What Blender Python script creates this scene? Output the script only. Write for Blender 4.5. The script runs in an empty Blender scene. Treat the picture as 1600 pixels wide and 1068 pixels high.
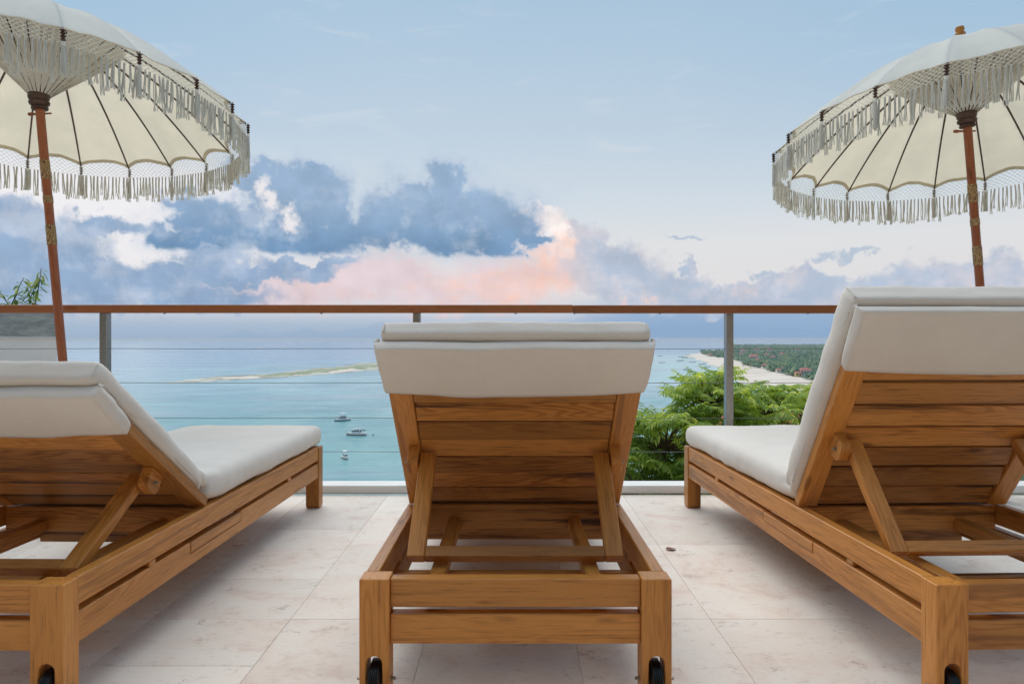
import bpy, bmesh, math, random
from mathutils import Vector, Matrix, Euler, noise as mn

random.seed(7)
scene = bpy.context.scene
COL = scene.collection
R = math.radians
PI = math.pi

# ------------------------------------------------------------------ camera
cam_data = bpy.data.cameras.new("camera")
cam = bpy.data.objects.new("camera", cam_data)
COL.objects.link(cam)
cam.location = (0, 0, 0.868)
cam.rotation_euler = (R(90), 0, 0)
cam_data.sensor_width = 36.0
cam_data.lens = 24.0
cam_data.shift_y = -6 / 1600
cam_data.clip_start = 0.05
cam_data.clip_end = 200000
scene.camera = cam

# ------------------------------------------------------------------ exposure
scene.view_settings.view_transform = 'Standard'
scene.view_settings.look = 'None'
scene.view_settings.exposure = 0.0
scene.view_settings.gamma = 1.0
scene.view_settings.use_curve_mapping = False

# ------------------------------------------------------------------ node helpers
def lin(r, g, b):
    f = lambda c: (c / 255 / 12.92) if c / 255 <= 0.04045 else ((c / 255 + 0.055) / 1.055) ** 2.4
    return (f(r), f(g), f(b), 1.0)

class NB:
    """small wrapper that writes node trees as expressions"""
    def __init__(s, nt):
        s.nt = nt
    def new(s, t, **kw):
        n = s.nt.nodes.new(t)
        for k, v in kw.items():
            setattr(n, k, v)
        return n
    def put(s, sock, v):
        if isinstance(v, bpy.types.NodeSocket):
            s.nt.links.new(v, sock)
        elif isinstance(v, (int, float)):
            try:
                sock.default_value = v
            except Exception:
                sock.default_value = (v, v, v)
        else:
            v = tuple(v)
            n = len(sock.default_value)
            sock.default_value = (v + (1.0,))[:n] if n > len(v) else v[:n]
    def m(s, op, a, b=0.0, c=0.0, clamp=False):
        n = s.new('ShaderNodeMath', operation=op)
        n.use_clamp = clamp
        s.put(n.inputs[0], a); s.put(n.inputs[1], b); s.put(n.inputs[2], c)
        return n.outputs[0]
    def v(s, op, a, b=(0, 0, 0), out=0):
        n = s.new('ShaderNodeVectorMath', operation=op)
        s.put(n.inputs[0], a)
        if op == 'SCALE':
            s.put(n.inputs['Scale'], b)
        else:
            s.put(n.inputs[1], b)
        return n.outputs['Value'] if op in ('DOT_PRODUCT', 'LENGTH') else n.outputs[out]
    def mix(s, f, a, b, blend='MIX'):
        n = s.new('ShaderNodeMix', data_type='RGBA', blend_type=blend)
        s.put(n.inputs[0], f); s.put(n.inputs[6], a); s.put(n.inputs[7], b)
        return n.outputs[2]
    def smooth(s, x, lo, hi, a=0.0, b=1.0):
        n = s.new('ShaderNodeMapRange', interpolation_type='SMOOTHSTEP')
        s.put(n.inputs[0], x); s.put(n.inputs[1], lo); s.put(n.inputs[2], hi); s.put(n.inputs[3], a); s.put(n.inputs[4], b)
        return n.outputs[0]
    def noise(s, vec, scale=1.0, detail=4.0, rough=0.5, dist=0.0, out=0):
        n = s.new('ShaderNodeTexNoise')
        if vec is not None:
            s.put(n.inputs['Vector'], vec)
        s.put(n.inputs['Scale'], scale); s.put(n.inputs['Detail'], detail)
        s.put(n.inputs['Roughness'], rough); s.put(n.inputs['Distortion'], dist)
        return n.outputs[out]
    def ramp(s, f, stops, interp='LINEAR'):
        n = s.new('ShaderNodeValToRGB')
        cr = n.color_ramp
        cr.interpolation = interp
        while len(cr.elements) < len(stops):
            cr.elements.new(0.5)
        for e, (p, c) in zip(cr.elements, stops):
            e.position = p
            e.color = c if len(c) == 4 else tuple(c) + (1.0,)
        s.put(n.inputs[0], f)
        return n.outputs[0]
    def mapping(s, vec, scale=(1, 1, 1), loc=(0, 0, 0), rot=(0, 0, 0)):
        n = s.new('ShaderNodeMapping')
        s.put(n.inputs[0], vec); s.put(n.inputs[1], loc); s.put(n.inputs[2], rot); s.put(n.inputs[3], scale)
        return n.outputs[0]
    def comb(s, x, y, z):
        n = s.new('ShaderNodeCombineXYZ')
        s.put(n.inputs[0], x); s.put(n.inputs[1], y); s.put(n.inputs[2], z)
        return n.outputs[0]

# ------------------------------------------------------------------ sky
world = bpy.data.worlds.new("World")
scene.world = world
world.use_nodes = True
SUN_EL, SUN_AZ = 58.0, 340.0
# cloud groups: centre azimuth, centre elevation, half width, half height, in degrees (0 = seaward, + = right)
CLOUD = {
    'dark': [(-4.3, 9.7, 6.9, 3.38), (-8.5, 10.4, 4.7, 2.67), (-5.8, 12.8, 1.9, 2.29), (-1.1, 8.3, 4.0, 2.1), (-10.6, 8.2, 4.1, 2.17), (1.3, 7.1, 2.6, 0.74), (-19.1, 11.4, 3.4, 2.68), (-21.3, 13.1, 2.4, 1.61), (-15.7, 10.9, 3.0, 2.74), (-16.0, 12.5, 1.0, 1.28), (-22.9, 8.6, 4.1, 2.32), (-17.2, 8.0, 5.4, 2.01), (-14.2, 8.7, 2.5, 2.54), (-24.7, 9.3, 2.4, 1.52), (-26.4, 7.3, 2.6, 1.66)],
    'bank': [(-30.8, 7.8, 2.7, 1.0), (-35.5, 6.2, 5.4, 2.68), (-36.5, 8.3, 2.4, 1.69), (-31.3, 4.0, 7.4, 1.92), (-21.0, 5.1, 7.0, 0.99), (-33.6, 2.8, 9.0, 1.78), (-23.8, 6.0, 3.6, 1.17), (-16.7, 5.9, 4.4, 0.71), (-46, 5, 9, 3.4), (-60, 4, 9, 2.6), (-27.5, 3.0, 9.0, 1.5), (-36.0, 4.4, 6.0, 2.6), (-25.0, 4.9, 4.0, 1.0)],
    'pink': [(-12.7, 4.3, 15.0, 2.08), (-1.1, 4.8, 6.9, 2.24), (3.2, 5.5, 3.2, 2.76), (-19.6, 3.2, 7.5, 1.35), (-15.0, 3.4, 9.0, 1.2)],
    'white': [(2.3, 9.7, 2.3, 1.35), (3.3, 7.9, 2.2, 2.1), (1.2, 8.5, 1.6, 1.47)],
    'lav': [(6.2, 6.8, 2.9, 2.74), (8.8, 5.4, 4.7, 2.89), (12.7, 4.3, 3.8, 2.08), (16.7, 3.5, 5.4, 1.43), (23.3, 3.6, 7.7, 1.47), (14.0, 6.4, 0.5, 0.82), (5.1, 8.4, 1.5, 1.26), (32.2, 3.8, 7.0, 1.85), (47, 4, 9, 3), (62, 4, 8, 2.4)],
    'bits': [(24.9, 6.0, 1.9, 0.53), (20.1, 5.1, 1.7, 0.4), (14.2, 8.4, 2.3, 0.25), (26.8, 6.3, 1.7, 0.38)],
    'holes': [(-20.6, 11.8, 0.7, 1.64), (-19.7, 10.5, 0.9, 1.17), (-18.2, 9.6, 1.2, 0.89)],
}
def build_sky():
    b = NB(world.node_tree)
    for n in list(b.nt.nodes):
        b.nt.nodes.remove(n)
    tc = b.new('ShaderNodeTexCoord')
    d = tc.outputs['Generated']
    sep = b.new('ShaderNodeSeparateXYZ'); b.put(sep.inputs[0], d)
    x, y, z = sep.outputs
    az = b.m('MULTIPLY', b.m('ARCTAN2', x, y), 180 / PI)
    el = b.m('MULTIPLY', b.m('ARCSINE', z), 180 / PI)
    # clear sky: Nishita, with the dusk gradient the photograph shows laid into it
    sky = b.new('ShaderNodeTexSky', sky_type='NISHITA')
    sky.sun_disc = False
    sky.sun_elevation = R(SUN_EL); sky.sun_rotation = R(SUN_AZ)
    nish = b.v('SCALE', sky.outputs[0], 0.10)
    elw = b.m('DIVIDE', b.m('ADD', el, 4.0), 94.0, clamp=True)
    p = lambda e: (e + 4.0) / 94.0
    grad = b.ramp(elw, [(0.0, lin(150, 178, 208)), (p(0.0), lin(152, 180, 210)), (p(1.0), lin(160, 184, 212)), (p(2.3), lin(208, 210, 222)), (p(4), lin(228, 224, 226)),
                        (p(7.5), lin(229, 228, 228)), (p(11), lin(214, 223, 230)), (p(16), lin(197, 213, 226)), (p(22), lin(183, 206, 224)),
                        (p(29), lin(166, 196, 220)), (p(45), lin(150, 182, 214)), (p(90), lin(150, 180, 212))])
    base = b.mix(0.12, grad, nish)
    side = b.smooth(b.m('ABSOLUTE', az), 8.0, 40.0)
    high = b.smooth(el, 8.0, 24.0)
    base = b.mix(b.m('MULTIPLY', b.m('MULTIPLY', side, high), 0.5), base, lin(146, 186, 218))
    # right part of the haze band above the sea is bluer
    low = b.m('MULTIPLY', b.smooth(el, 4.0, 1.7), b.smooth(az, 3.0, 11.0))
    base = b.mix(b.m('MULTIPLY', low, 0.85), base, lin(142, 172, 206))
    # far island, a faint blue rise on the horizon
    isl = b.m('SUBTRACT', b.m('MULTIPLY', b.noise(b.comb(az, 0, 0), 0.22, 3), 3.2), b.m('ABSOLUTE', b.m('MULTIPLY', b.m('SUBTRACT', az, 6.0), 0.045)))
    isl = b.smooth(b.m('SUBTRACT', isl, el), -0.12, 0.18)
    base = b.mix(b.m('MULTIPLY', isl, 0.16), base, lin(122, 155, 192))
    # noises shared by the clouds
    warp = b.noise(d, 11.0, 6, 0.58, out=1)
    warp2 = b.noise(d, 42.0, 5, 0.6, out=1)
    P = b.comb(az, el, 0.0)
    w1 = b.v('SCALE', b.v('SUBTRACT', warp, (0.5, 0.5, 0.5)), 6.0)
    w2 = b.v('SCALE', b.v('SUBTRACT', warp2, (0.5, 0.5, 0.5)), 2.6)
    PW = b.v('ADD', b.v('ADD', P, w1), w2)
    fine = b.noise(d, 30.0, 8, 0.62)
    big = b.noise(b.mapping(d, (1, 1, 2.2)), 9.0, 5, 0.55)
    shade = b.m('SUBTRACT', b.noise(b.v('ADD', d, (0.005, 0.0, 0.015)), 22.0, 5, 0.55), b.noise(b.v('ADD', d, (-0.005, 0.0, -0.015)), 22.0, 5, 0.55))
    def relief(c, amt):
        # billows: the tops of the puffs catch more light than their undersides
        return b.v('SCALE', c, b.m('ADD', 1.0, b.m('MULTIPLY', shade, -amt)))
    def field(name, pw):
        f = None
        for (a, e, ra, re) in CLOUD[name]:
            q = b.v('MULTIPLY', b.v('SUBTRACT', pw, (a, e, 0)), (1 / ra, 1 / re, 0))
            g = b.m('SUBTRACT', 1.0, b.v('LENGTH', q))
            f = g if f is None else b.m('MAXIMUM', f, g)
        return f
    fN = b.m('SUBTRACT', fine, 0.5)
    bN = b.m('SUBTRACT', big, 0.5)
    col = base
    # thin high cirrus
    ci = b.noise(b.mapping(d, (5.0, 5.0, 22.0), rot=(0, 0.25, 0)), 1.6, 6, 0.6, 0.6)
    ci = b.m('MULTIPLY', b.smooth(ci, 0.56, 0.78), b.m('MULTIPLY', b.smooth(el, 9.0, 16.0), 0.30))
    col = b.mix(ci, col, lin(222, 226, 232))
    # bright opening at the left
    op = b.m('MULTIPLY', b.smooth(az, -13.0, -25.0), b.m('MULTIPLY', b.smooth(el, 3.0, 7.0), b.smooth(el, 16.0, 10.0)))
    op = b.m('MULTIPLY', op, b.smooth(az, -62.0, -45.0))
    col = b.mix(b.m('MULTIPLY', op, 0.85), col, lin(244, 241, 243))
    # pink band
    f = b.m('ADD', field('pink', PW), b.m('MULTIPLY', fN, 0.9))
    warm = b.smooth(b.m('ADD', b.m('ADD', b.m('MULTIPLY', b.m('ABSOLUTE', b.m('SUBTRACT', az, 0.0)), -0.09), b.m('MULTIPLY', bN, 3.2)), 0.55), 0.0, 1.2)
    pc = b.mix(warm, lin(226, 208, 214), lin(250, 205, 188))
    pc = b.mix(b.smooth(b.m('ADD', fN, b.m('MULTIPLY', b.m('SUBTRACT', el, 4.4), -0.06)), -0.02, 0.60), pc, lin(250, 194, 172))
    col = b.mix(b.m('MULTIPLY', b.smooth(f, -0.35, 0.65), 0.95), col, relief(pc, 0.28))
    # lavender bank at the right
    f = b.m('ADD', field('lav', PW), b.m('MULTIPLY', fN, 0.55))
    lc = b.mix(b.smooth(b.m('ADD', fN, b.m('MULTIPLY', bN, 0.8)), -0.14, 0.2), lin(176, 191, 212), lin(206, 206, 216))
    lc = b.mix(b.m('MULTIPLY', b.smooth(az, 7.5, 3.0), 0.8), lc, lin(226, 208, 210))
    pinkpuff = b.m('MULTIPLY', b.smooth(el, 4.2, 3.2), b.smooth(b.m('ADD', b.m('MULTIPLY', fN, 1.2), bN), 0.10, 0.26))
    pinkpuff = b.m('MULTIPLY', pinkpuff, b.smooth(el, 2.2, 3.0))
    lc = b.mix(b.m('MULTIPLY', pinkpuff, 0.8), lc, lin(250, 206, 192))
    col = b.mix(b.m('MULTIPLY', b.smooth(f, -0.06, 0.34), 0.92), col, relief(lc, 0.3))
    f = b.m('ADD', field('bits', b.v('ADD', P, w2)), b.m('MULTIPLY', fN, 1.8))
    col = b.mix(b.m('MULTIPLY', b.smooth(f, 0.1, 0.7), 0.7), col, lin(165, 186, 208))
    # white cumulus right of the dark one
    f = b.m('ADD', field('white', PW), b.m('MULTIPLY', fN, 0.9))
    wc = b.mix(b.smooth(b.m('ADD', b.m('MULTIPLY', b.m('SUBTRACT', 9.6, el), 0.22), b.m('MULTIPLY', fN, 2.6)), -0.3, 0.8), lin(252, 243, 238), lin(243, 214, 204))
    col = b.mix(b.smooth(f, -0.05, 0.42), col, relief(wc, 0.6))
    # blue grey bank at the left
    f = b.m('ADD', field('bank', PW), b.m('MULTIPLY', fN, 0.9))
    bc = b.mix(b.smooth(b.m('ADD', b.m('MULTIPLY', fN, 1.1), bN), -0.12, 0.34), lin(140, 168, 200), lin(184, 198, 219))
    col = b.mix(b.m('MULTIPLY', b.smooth(f, -0.22, 0.36), 0.95), col, relief(bc, 0.35))
    # dark cumulus
    f0 = field('dark', PW)
    f = b.m('ADD', f0, b.m('MULTIPLY', fN, 0.85))
    base_el = b.m('ADD', b.m('ADD', 6.75, b.m('MULTIPLY', b.m('ADD', az, 12.0), 0.006)), b.m('MULTIPLY', fN, 1.1))
    cut = b.smooth(el, b.m('SUBTRACT', base_el, 0.25), b.m('ADD', base_el, 0.22))
    h = b.smooth(el, 6.6, 11.5)
    body = b.mix(h, lin(112, 148, 185), lin(150, 176, 205))
    body = b.mix(b.m('MULTIPLY', b.smooth(b.m('ADD', fN, b.m('MULTIPLY', bN, 1.3)), -0.03, 0.3), 0.75), body, lin(178, 195, 217))
    rim = b.smooth(f, 0.34, 0.06)
    body = relief(b.mix(b.m('MULTIPLY', rim, 0.45), body, lin(188, 202, 220)), 0.45)
    veil = b.m('MULTIPLY', b.m('MULTIPLY', b.smooth(f0, -0.45, 0.35), 0.45), b.smooth(el, 5.4, 7.2))
    col = b.mix(veil, col, lin(176, 195, 218))
    col = b.mix(b.m('MULTIPLY', b.m('MULTIPLY', b.smooth(f, -0.04, 0.40), 0.97), cut), col, body)
    f = b.m('ADD', field('holes', PW), b.m('MULTIPLY', fN, 1.3))
    col = b.mix(b.m('MULTIPLY', b.smooth(f, -0.15, 0.75), 0.95), col, lin(238, 234, 236))
    # clouds go on round the rest of the horizon
    gen = b.m('ADD', b.noise(b.mapping(d, (1, 1, 2.4)), 4.0, 8, 0.58), b.m('MULTIPLY', b.m('ABSOLUTE', b.m('SUBTRACT', el, 9.0)), -0.008))
    gen = b.m('MULTIPLY', b.smooth(gen, 0.50, 0.62), b.smooth(b.m('ABSOLUTE', az), 55.0, 80.0))
    col = b.mix(b.m('MULTIPLY', gen, 0.8), col, b.mix(h, lin(176, 190, 212), lin(232, 226, 228)))
    # below the horizon
    col = b.mix(b.smooth(el, -0.3, -3.0), col, lin(130, 165, 190))
    bg = b.new('ShaderNodeBackground')
    b.put(bg.inputs[0], col); b.put(bg.inputs[1], 1.0)
    out = b.new('ShaderNodeOutputWorld')
    b.nt.links.new(bg.outputs[0], out.inputs[0])
build_sky()

# ------------------------------------------------------------------ sun (soft: the light of a cloudy dusk sky)
sun_data = bpy.data.lights.new("sun", 'SUN')
sun_data.energy = 2.45
sun_data.angle = R(70)
sun_data.color = (1.0, 0.955, 0.89)
sun = bpy.data.objects.new("sun", sun_data)
COL.objects.link(sun)
sd = Vector((math.sin(R(SUN_AZ)) * math.cos(R(SUN_EL)), math.cos(R(SUN_AZ)) * math.cos(R(SUN_EL)), math.sin(R(SUN_EL))))
sun.rotation_euler = sd.to_track_quat('Z', 'Y').to_euler()
sun.location = (0, 0, 40)

# ------------------------------------------------------------------ object helpers
def link(name, me, mat=None, parent=None, loc=None, rot=None, mw=None):
    o = bpy.data.objects.new(name, me)
    COL.objects.link(o)
    if mat is not None and me is not None and not me.materials:
        me.materials.append(mat)
    if mw is not None:
        o.matrix_basis = mw
    if loc is not None:
        o.location = loc
    if rot is not None:
        o.rotation_euler = rot
    if parent is not None:
        o.parent = parent
    return o

def thing(name, label, cat, loc=(0, 0, 0), rz=0.0, group=None):
    o = bpy.data.objects.new(name, None)
    COL.objects.link(o)
    o.empty_display_size = 0.1
    o.location = loc
    o.rotation_euler = (0, 0, rz)
    tag(o, label, cat, group)
    return o

def tag(o, label=None, cat=None, group=None, kind=None):
    if label: o["label"] = label
    if cat: o["category"] = cat
    if group: o["group"] = group
    if kind: o["kind"] = kind
    return o

def bm_mesh(bm, name, smooth=False, angle=None):
    me = bpy.data.meshes.new(name)
    bm.normal_update()
    bm.to_mesh(me)
    bm.free()
    if smooth:
        for p in me.polygons:
            p.use_smooth = True
        if angle:
            me.set_sharp_from_angle(angle=R(angle))
    return me

def py_mesh(name, vs, fs, smooth=False):
    me = bpy.data.meshes.new(name)
    me.from_pydata(vs, [], fs)
    me.update()
    if smooth:
        for p in me.polygons:
            p.use_smooth = True
    return me

def box_bm(sx, sy, sz, bev=0.003, seg=1):
    bm = bmesh.new()
    bmesh.ops.create_cube(bm, size=1.0)
    bmesh.ops.scale(bm, vec=(sx, sy, sz), verts=bm.verts)
    if bev > 0:
        bmesh.ops.bevel(bm, geom=list(bm.edges), offset=bev, segments=seg, affect='EDGES', profile=0.6)
    return bm

def add_box(bm, c, s, rz=0.0):
    m = Matrix.Translation(c) @ Matrix.Rotation(rz, 4, 'Z') @ Matrix.Diagonal((s[0], s[1], s[2], 1))
    bmesh.ops.create_cube(bm, size=1.0, matrix=m)

def board(parent, name, a, b, w, t, side, mat, bev=0.0025):
    """plank from a to b; w is its width along `side`, t its thickness"""
    a, b = Vector(a), Vector(b)
    X = (b - a)
    ln = X.length
    X.normalize()
    Y = Vector(side); Y = (Y - X * Y.dot(X)).normalized()
    Z = X.cross(Y)
    M = Matrix((X, Y, Z)).transposed().to_4x4()
    M.translation = (a + b) / 2
    me = bm_mesh(box_bm(ln, w, t, bev), name)
    return link(name, me, mat, parent, mw=M)

def extrude_poly(pts, th, bev=0.002):
    """closed outline in XY (metres), extruded to thickness th along Z, centred"""
    bm = bmesh.new()
    vs = [bm.verts.new((x, y, -th / 2)) for x, y in pts]
    f = bm.faces.new(vs)
    r = bmesh.ops.extrude_face_region(bm, geom=[f])
    bmesh.ops.translate(bm, vec=(0, 0, th), verts=[v for v in r['geom'] if isinstance(v, bmesh.types.BMVert)])
    bmesh.ops.recalc_face_normals(bm, faces=bm.faces)
    if bev > 0:
        es = [e for e in bm.edges if len(e.link_faces) == 2 and e.calc_face_angle(0) > 0.5]
        bmesh.ops.bevel(bm, geom=es, offset=bev, segments=1, affect='EDGES')
    return bm

def add_tube(bm, pts, rad, seg=6, cap=True):
    """tube through points; rad is a number or one per point"""
    pts = [Vector(p) for p in pts]
    n = len(pts)
    rr = rad if isinstance(rad, (list, tuple)) else [rad] * n
    rings = []
    ref = None
    for i, p in enumerate(pts):
        t = (pts[min(i + 1, n - 1)] - pts[max(i - 1, 0)])
        if t.length < 1e-9: t = Vector((0, 0, 1))
        t.normalize()
        if ref is None:
            ref = Vector((1, 0, 0)) if abs(t.x) < 0.8 else Vector((0, 1, 0))
        u = (ref - t * ref.dot(t)).normalized()
        w = t.cross(u)
        ref = u
        rings.append([bm.verts.new(p + (u * math.cos(2 * PI * k / seg) + w * math.sin(2 * PI * k / seg)) * rr[i]) for k in range(seg)])
    for i in range(n - 1):
        for k in range(seg):
            bm.faces.new((rings[i][k], rings[i][(k + 1) % seg], rings[i + 1][(k + 1) % seg], rings[i + 1][k]))
    if cap:
        bm.faces.new(list(reversed(rings[0])))
        bm.faces.new(rings[-1])

def add_lathe(bm, prof, seg=16, M=None):
    """profile [(radius, z)...] turned about Z"""
    M = M or Matrix.Identity(4)
    rings = []
    for r, z in prof:
        rings.append([bm.verts.new(M @ Vector((max(r, 1e-4) * math.cos(2 * PI * k / seg), max(r, 1e-4) * math.sin(2 * PI * k / seg), z))) for k in range(seg)])
    for i in range(len(rings) - 1):
        for k in range(seg):
            bm.faces.new((rings[i][k], rings[i][(k + 1) % seg], rings[i + 1][(k + 1) % seg], rings[i + 1][k]))
    bm.faces.new(list(reversed(rings[0])))
    bm.faces.new(rings[-1])

# ------------------------------------------------------------------ materials
def material(name):
    m = bpy.data.materials.new(name)
    m.use_nodes = True
    b = NB(m.node_tree)
    return m, b, m.node_tree.nodes['Principled BSDF'], m.node_tree.nodes['Material Output']

def simple(name, col, rough=0.6, metal=0.0, var=0.0, scale=8.0, bump=0.0, spec=0.5):
    m, b, p, o = material(name)
    tc = b.new('ShaderNodeTexCoord')
    oi = b.new('ShaderNodeObjectInfo')
    n = b.noise(b.v('ADD', tc.outputs['Object'], b.v('SCALE', oi.outputs['Location'], 0.37)), scale, 5, 0.6)
    c = b.mix(b.smooth(n, 0.3, 0.7), tuple(x * (1 - var) for x in col[:3]), tuple(min(1, x * (1 + var)) for x in col[:3]))
    b.put(p.inputs['Base Color'], c)
    b.put(p.inputs['Roughness'], rough)
    b.put(p.inputs['Metallic'], metal)
    b.put(p.inputs['Specular IOR Level'], spec)
    if bump:
        bp = b.new('ShaderNodeBump'); b.put(bp.inputs['Strength'], bump); b.put(bp.inputs['Distance'], 0.01)
        b.put(bp.inputs['Height'], n); b.put(p.inputs['Normal'], bp.outputs[0])
    return m

def make_teak(name, light, mid, dark, rough=0.42, streak=1.0, spread=0.42):
    m, b, p, o = material(name)
    tc = b.new('ShaderNodeTexCoord')
    oi = b.new('ShaderNodeObjectInfo')
    rnd = oi.outputs['Random']
    off = b.comb(b.m('MULTIPLY', rnd, 91.0), b.m('MULTIPLY', rnd, 37.0), b.m('MULTIPLY', rnd, 53.0))
    v = b.v('ADD', tc.outputs['Object'], off)
    # growth rings cut lengthwise: a slow wandering of the board through bands
    wander = b.noise(b.mapping(v, (1.1, 8.0, 8.0)), 1.0, 3, 0.45)
    ring = b.m('SINE', b.m('ADD', b.m('MULTIPLY', wander, 150.0), b.m('MULTIPLY', b.noise(b.mapping(v, (3.0, 40, 40)), 1.0, 3, 0.5), 5.0)))
    ring = b.m('ADD', b.m('MULTIPLY', ring, 0.5), 0.5)
    pores = b.noise(b.mapping(v, (9.0, 190.0, 190.0)), 1.0, 4, 0.65)
    patch = b.noise(b.mapping(v, (0.9, 17.0, 17.0)), 1.0, 6, 0.6, 0.5)
    zone = b.smooth(b.noise(b.mapping(v, (0.9, 9.0, 9.0)), 1.0, 3, 0.5), 0.35, 0.65)
    c = b.mix(b.m('ADD', b.m('MULTIPLY', b.smooth(ring, 0.3, 1.0), b.m('MULTIPLY', zone, 0.75)), b.m('MULTIPLY', zone, 0.2)), light, mid)
    c = b.mix(b.m('MULTIPLY', b.smooth(patch, 0.54, 0.68), 0.85 * streak), c, dark)
    c = b.mix(b.m('MULTIPLY', b.smooth(pores, 0.50, 0.72), 0.62), c, dark)
    # small knots
    vo = b.new('ShaderNodeTexVoronoi')
    b.put(vo.inputs['Vector'], b.mapping(v, (3.0, 11.0, 11.0))); b.put(vo.inputs['Scale'], 1.0)
    c = b.mix(b.m('MULTIPLY', b.smooth(vo.outputs['Distance'], 0.15, 0.05), 0.7), c, dark)
    tone = b.m('ADD', 1.0 - spread / 2, b.m('MULTIPLY', b.m('FRACT', b.m('MULTIPLY', rnd, 7.31)), spread))
    c = b.v('SCALE', c, tone)
    b.put(p.inputs['Base Color'], c)
    b.put(p.inputs['Specular IOR Level'], 0.38)
    b.put(p.inputs['Roughness'], b.m('ADD', rough, b.m('MULTIPLY', b.m('SUBTRACT', pores, 0.5), 0.3)))
    bp = b.new('ShaderNodeBump'); b.put(bp.inputs['Strength'], 0.22); b.put(bp.inputs['Distance'], 0.002)
    b.put(bp.inputs['Height'], b.m('ADD', pores, b.m('MULTIPLY', ring, 0.3))); b.put(p.inputs['Normal'], bp.outputs[0])
    return m

TEAK = make_teak("teak", (0.56, 0.232, 0.050), (0.43, 0.158, 0.027), (0.19, 0.064, 0.012), rough=0.38, streak=0.75, spread=0.5)
TEAK_SLAT = make_teak("teak_slat", (0.58, 0.250, 0.060), (0.37, 0.130, 0.025), (0.085, 0.030, 0.009), 0.42, 1.3, 0.66)
RAILWOOD = make_teak("handrail_wood", (0.38, 0.130, 0.045), (0.32, 0.102, 0.034), (0.22, 0.065, 0.021), 0.32, 0.4)
POLEWOOD = make_teak("pole_wood", (0.40, 0.13, 0.055), (0.33, 0.095, 0.038), (0.20, 0.055, 0.024), 0.35, 0.4)
DARKWOOD = simple("dark_wood", (0.075, 0.036, 0.024), 0.45, var=0.3, scale=30)

def make_fabric():
    m, b, p, o = material("canvas")
    tc = b.new('ShaderNodeTexCoord')
    v = tc.outputs['Object']
    n = b.noise(v, 3.0, 5, 0.6)
    w1 = b.noise(b.mapping(v, (700, 90, 200)), 1.0, 2, 0.5)
    w2 = b.noise(b.mapping(v, (90, 700, 200)), 1.0, 2, 0.5)
    weave = b.m('ADD', w1, w2)
    c = b.mix(b.smooth(n, 0.3, 0.7), (0.735, 0.665, 0.585), (0.785, 0.72, 0.645))
    c = b.mix(b.m('MULTIPLY', b.smooth(weave, 0.9, 1.25), 0.10), c, (0.5, 0.46, 0.42))
    b.put(p.inputs['Base Color'], c)
    b.put(p.inputs['Roughness'], 0.9)
    b.put(p.inputs['Specular IOR Level'], 0.15)
    b.put(p.inputs['Sheen Weight'], 0.12)
    bp = b.new('ShaderNodeBump'); b.put(bp.inputs['Strength'], 0.4); b.put(bp.inputs['Distance'], 0.004)
    cr = b.noise(b.mapping(v, (6, 17, 9), rot=(0, 0, 0.4)), 1.0, 6, 0.6, 1.0)
    b.put(bp.inputs['Height'], b.m('ADD', b.m('MULTIPLY', weave, 0.3), b.m('ADD', b.m('MULTIPLY', b.noise(v, 26.0, 4, 0.6), 0.5), b.m('MULTIPLY', cr, 1.3)))); b.put(p.inputs['Normal'], bp.outputs[0])
    return m
FABRIC = make_fabric()

def make_cloth(name, col, trans=0.35, var=0.06):
    m, b, p, o = material(name)
    tc = b.new('ShaderNodeTexCoord')
    v = tc.outputs['Object']
    n = b.noise(v, 4.0, 6, 0.6)
    c = b.mix(b.smooth(n, 0.3, 0.7), tuple(x * (1 - var) for x in col), tuple(min(1, x * (1 + var)) for x in col))
    b.put(p.inputs['Base Color'], c); b.put(p.inputs['Roughness'], 0.85); b.put(p.inputs['Specular IOR Level'], 0.15)
    tr = b.new('ShaderNodeBsdfTranslucent'); b.put(tr.inputs[0], c)
    mx = b.new('ShaderNodeMixShader'); b.put(mx.inputs[0], trans)
    bp = b.new('ShaderNodeBump'); b.put(bp.inputs['Strength'], 0.35); b.put(bp.inputs['Distance'], 0.01)
    b.put(bp.inputs['Height'], b.noise(v, 9.0, 5, 0.6)); b.put(p.inputs['Normal'], bp.outputs[0])
    b.nt.links.new(p.outputs[0], mx.inputs[1]); b.nt.links.new(tr.outputs[0], mx.inputs[2])
    b.nt.links.new(mx.outputs[0], o.inputs[0])
    return m
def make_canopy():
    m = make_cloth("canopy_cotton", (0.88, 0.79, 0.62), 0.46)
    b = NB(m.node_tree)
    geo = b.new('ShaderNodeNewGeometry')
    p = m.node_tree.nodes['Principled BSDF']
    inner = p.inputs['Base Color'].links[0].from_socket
    # outer face: painted lighter, skylight put into the cloth colour
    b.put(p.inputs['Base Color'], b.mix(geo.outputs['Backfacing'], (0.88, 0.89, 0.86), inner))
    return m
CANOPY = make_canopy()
HEM = make_cloth("hem_cotton", (0.68, 0.60, 0.46), 0.3)
STRING = make_cloth("cotton_string", (0.95, 0.92, 0.86), 0.55)
PIPING = simple("piping_cloth", (0.66, 0.61, 0.55), 0.9, var=0.05, spec=0.1)
STEEL = simple("brushed_steel", (0.33, 0.32, 0.305), 0.28, 0.9, 0.1, 60)
CABLE = simple("dull_cable", (0.14, 0.15, 0.15), 0.5, 0.3, 0.1, 60)
BOLT = simple("bolt_metal", (0.32, 0.29, 0.24), 0.35, 0.9, 0.2, 80)
RUBBER = simple("black_rubber", (0.012, 0.012, 0.012), 0.38, var=0.3, scale=30)
KERB = simple("white_kerb_render", (0.80, 0.78, 0.74), 0.7, var=0.05, scale=4, bump=0.1)
GROUT = simple("grout", (0.62, 0.54, 0.47), 0.9, var=0.15, scale=20)

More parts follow.
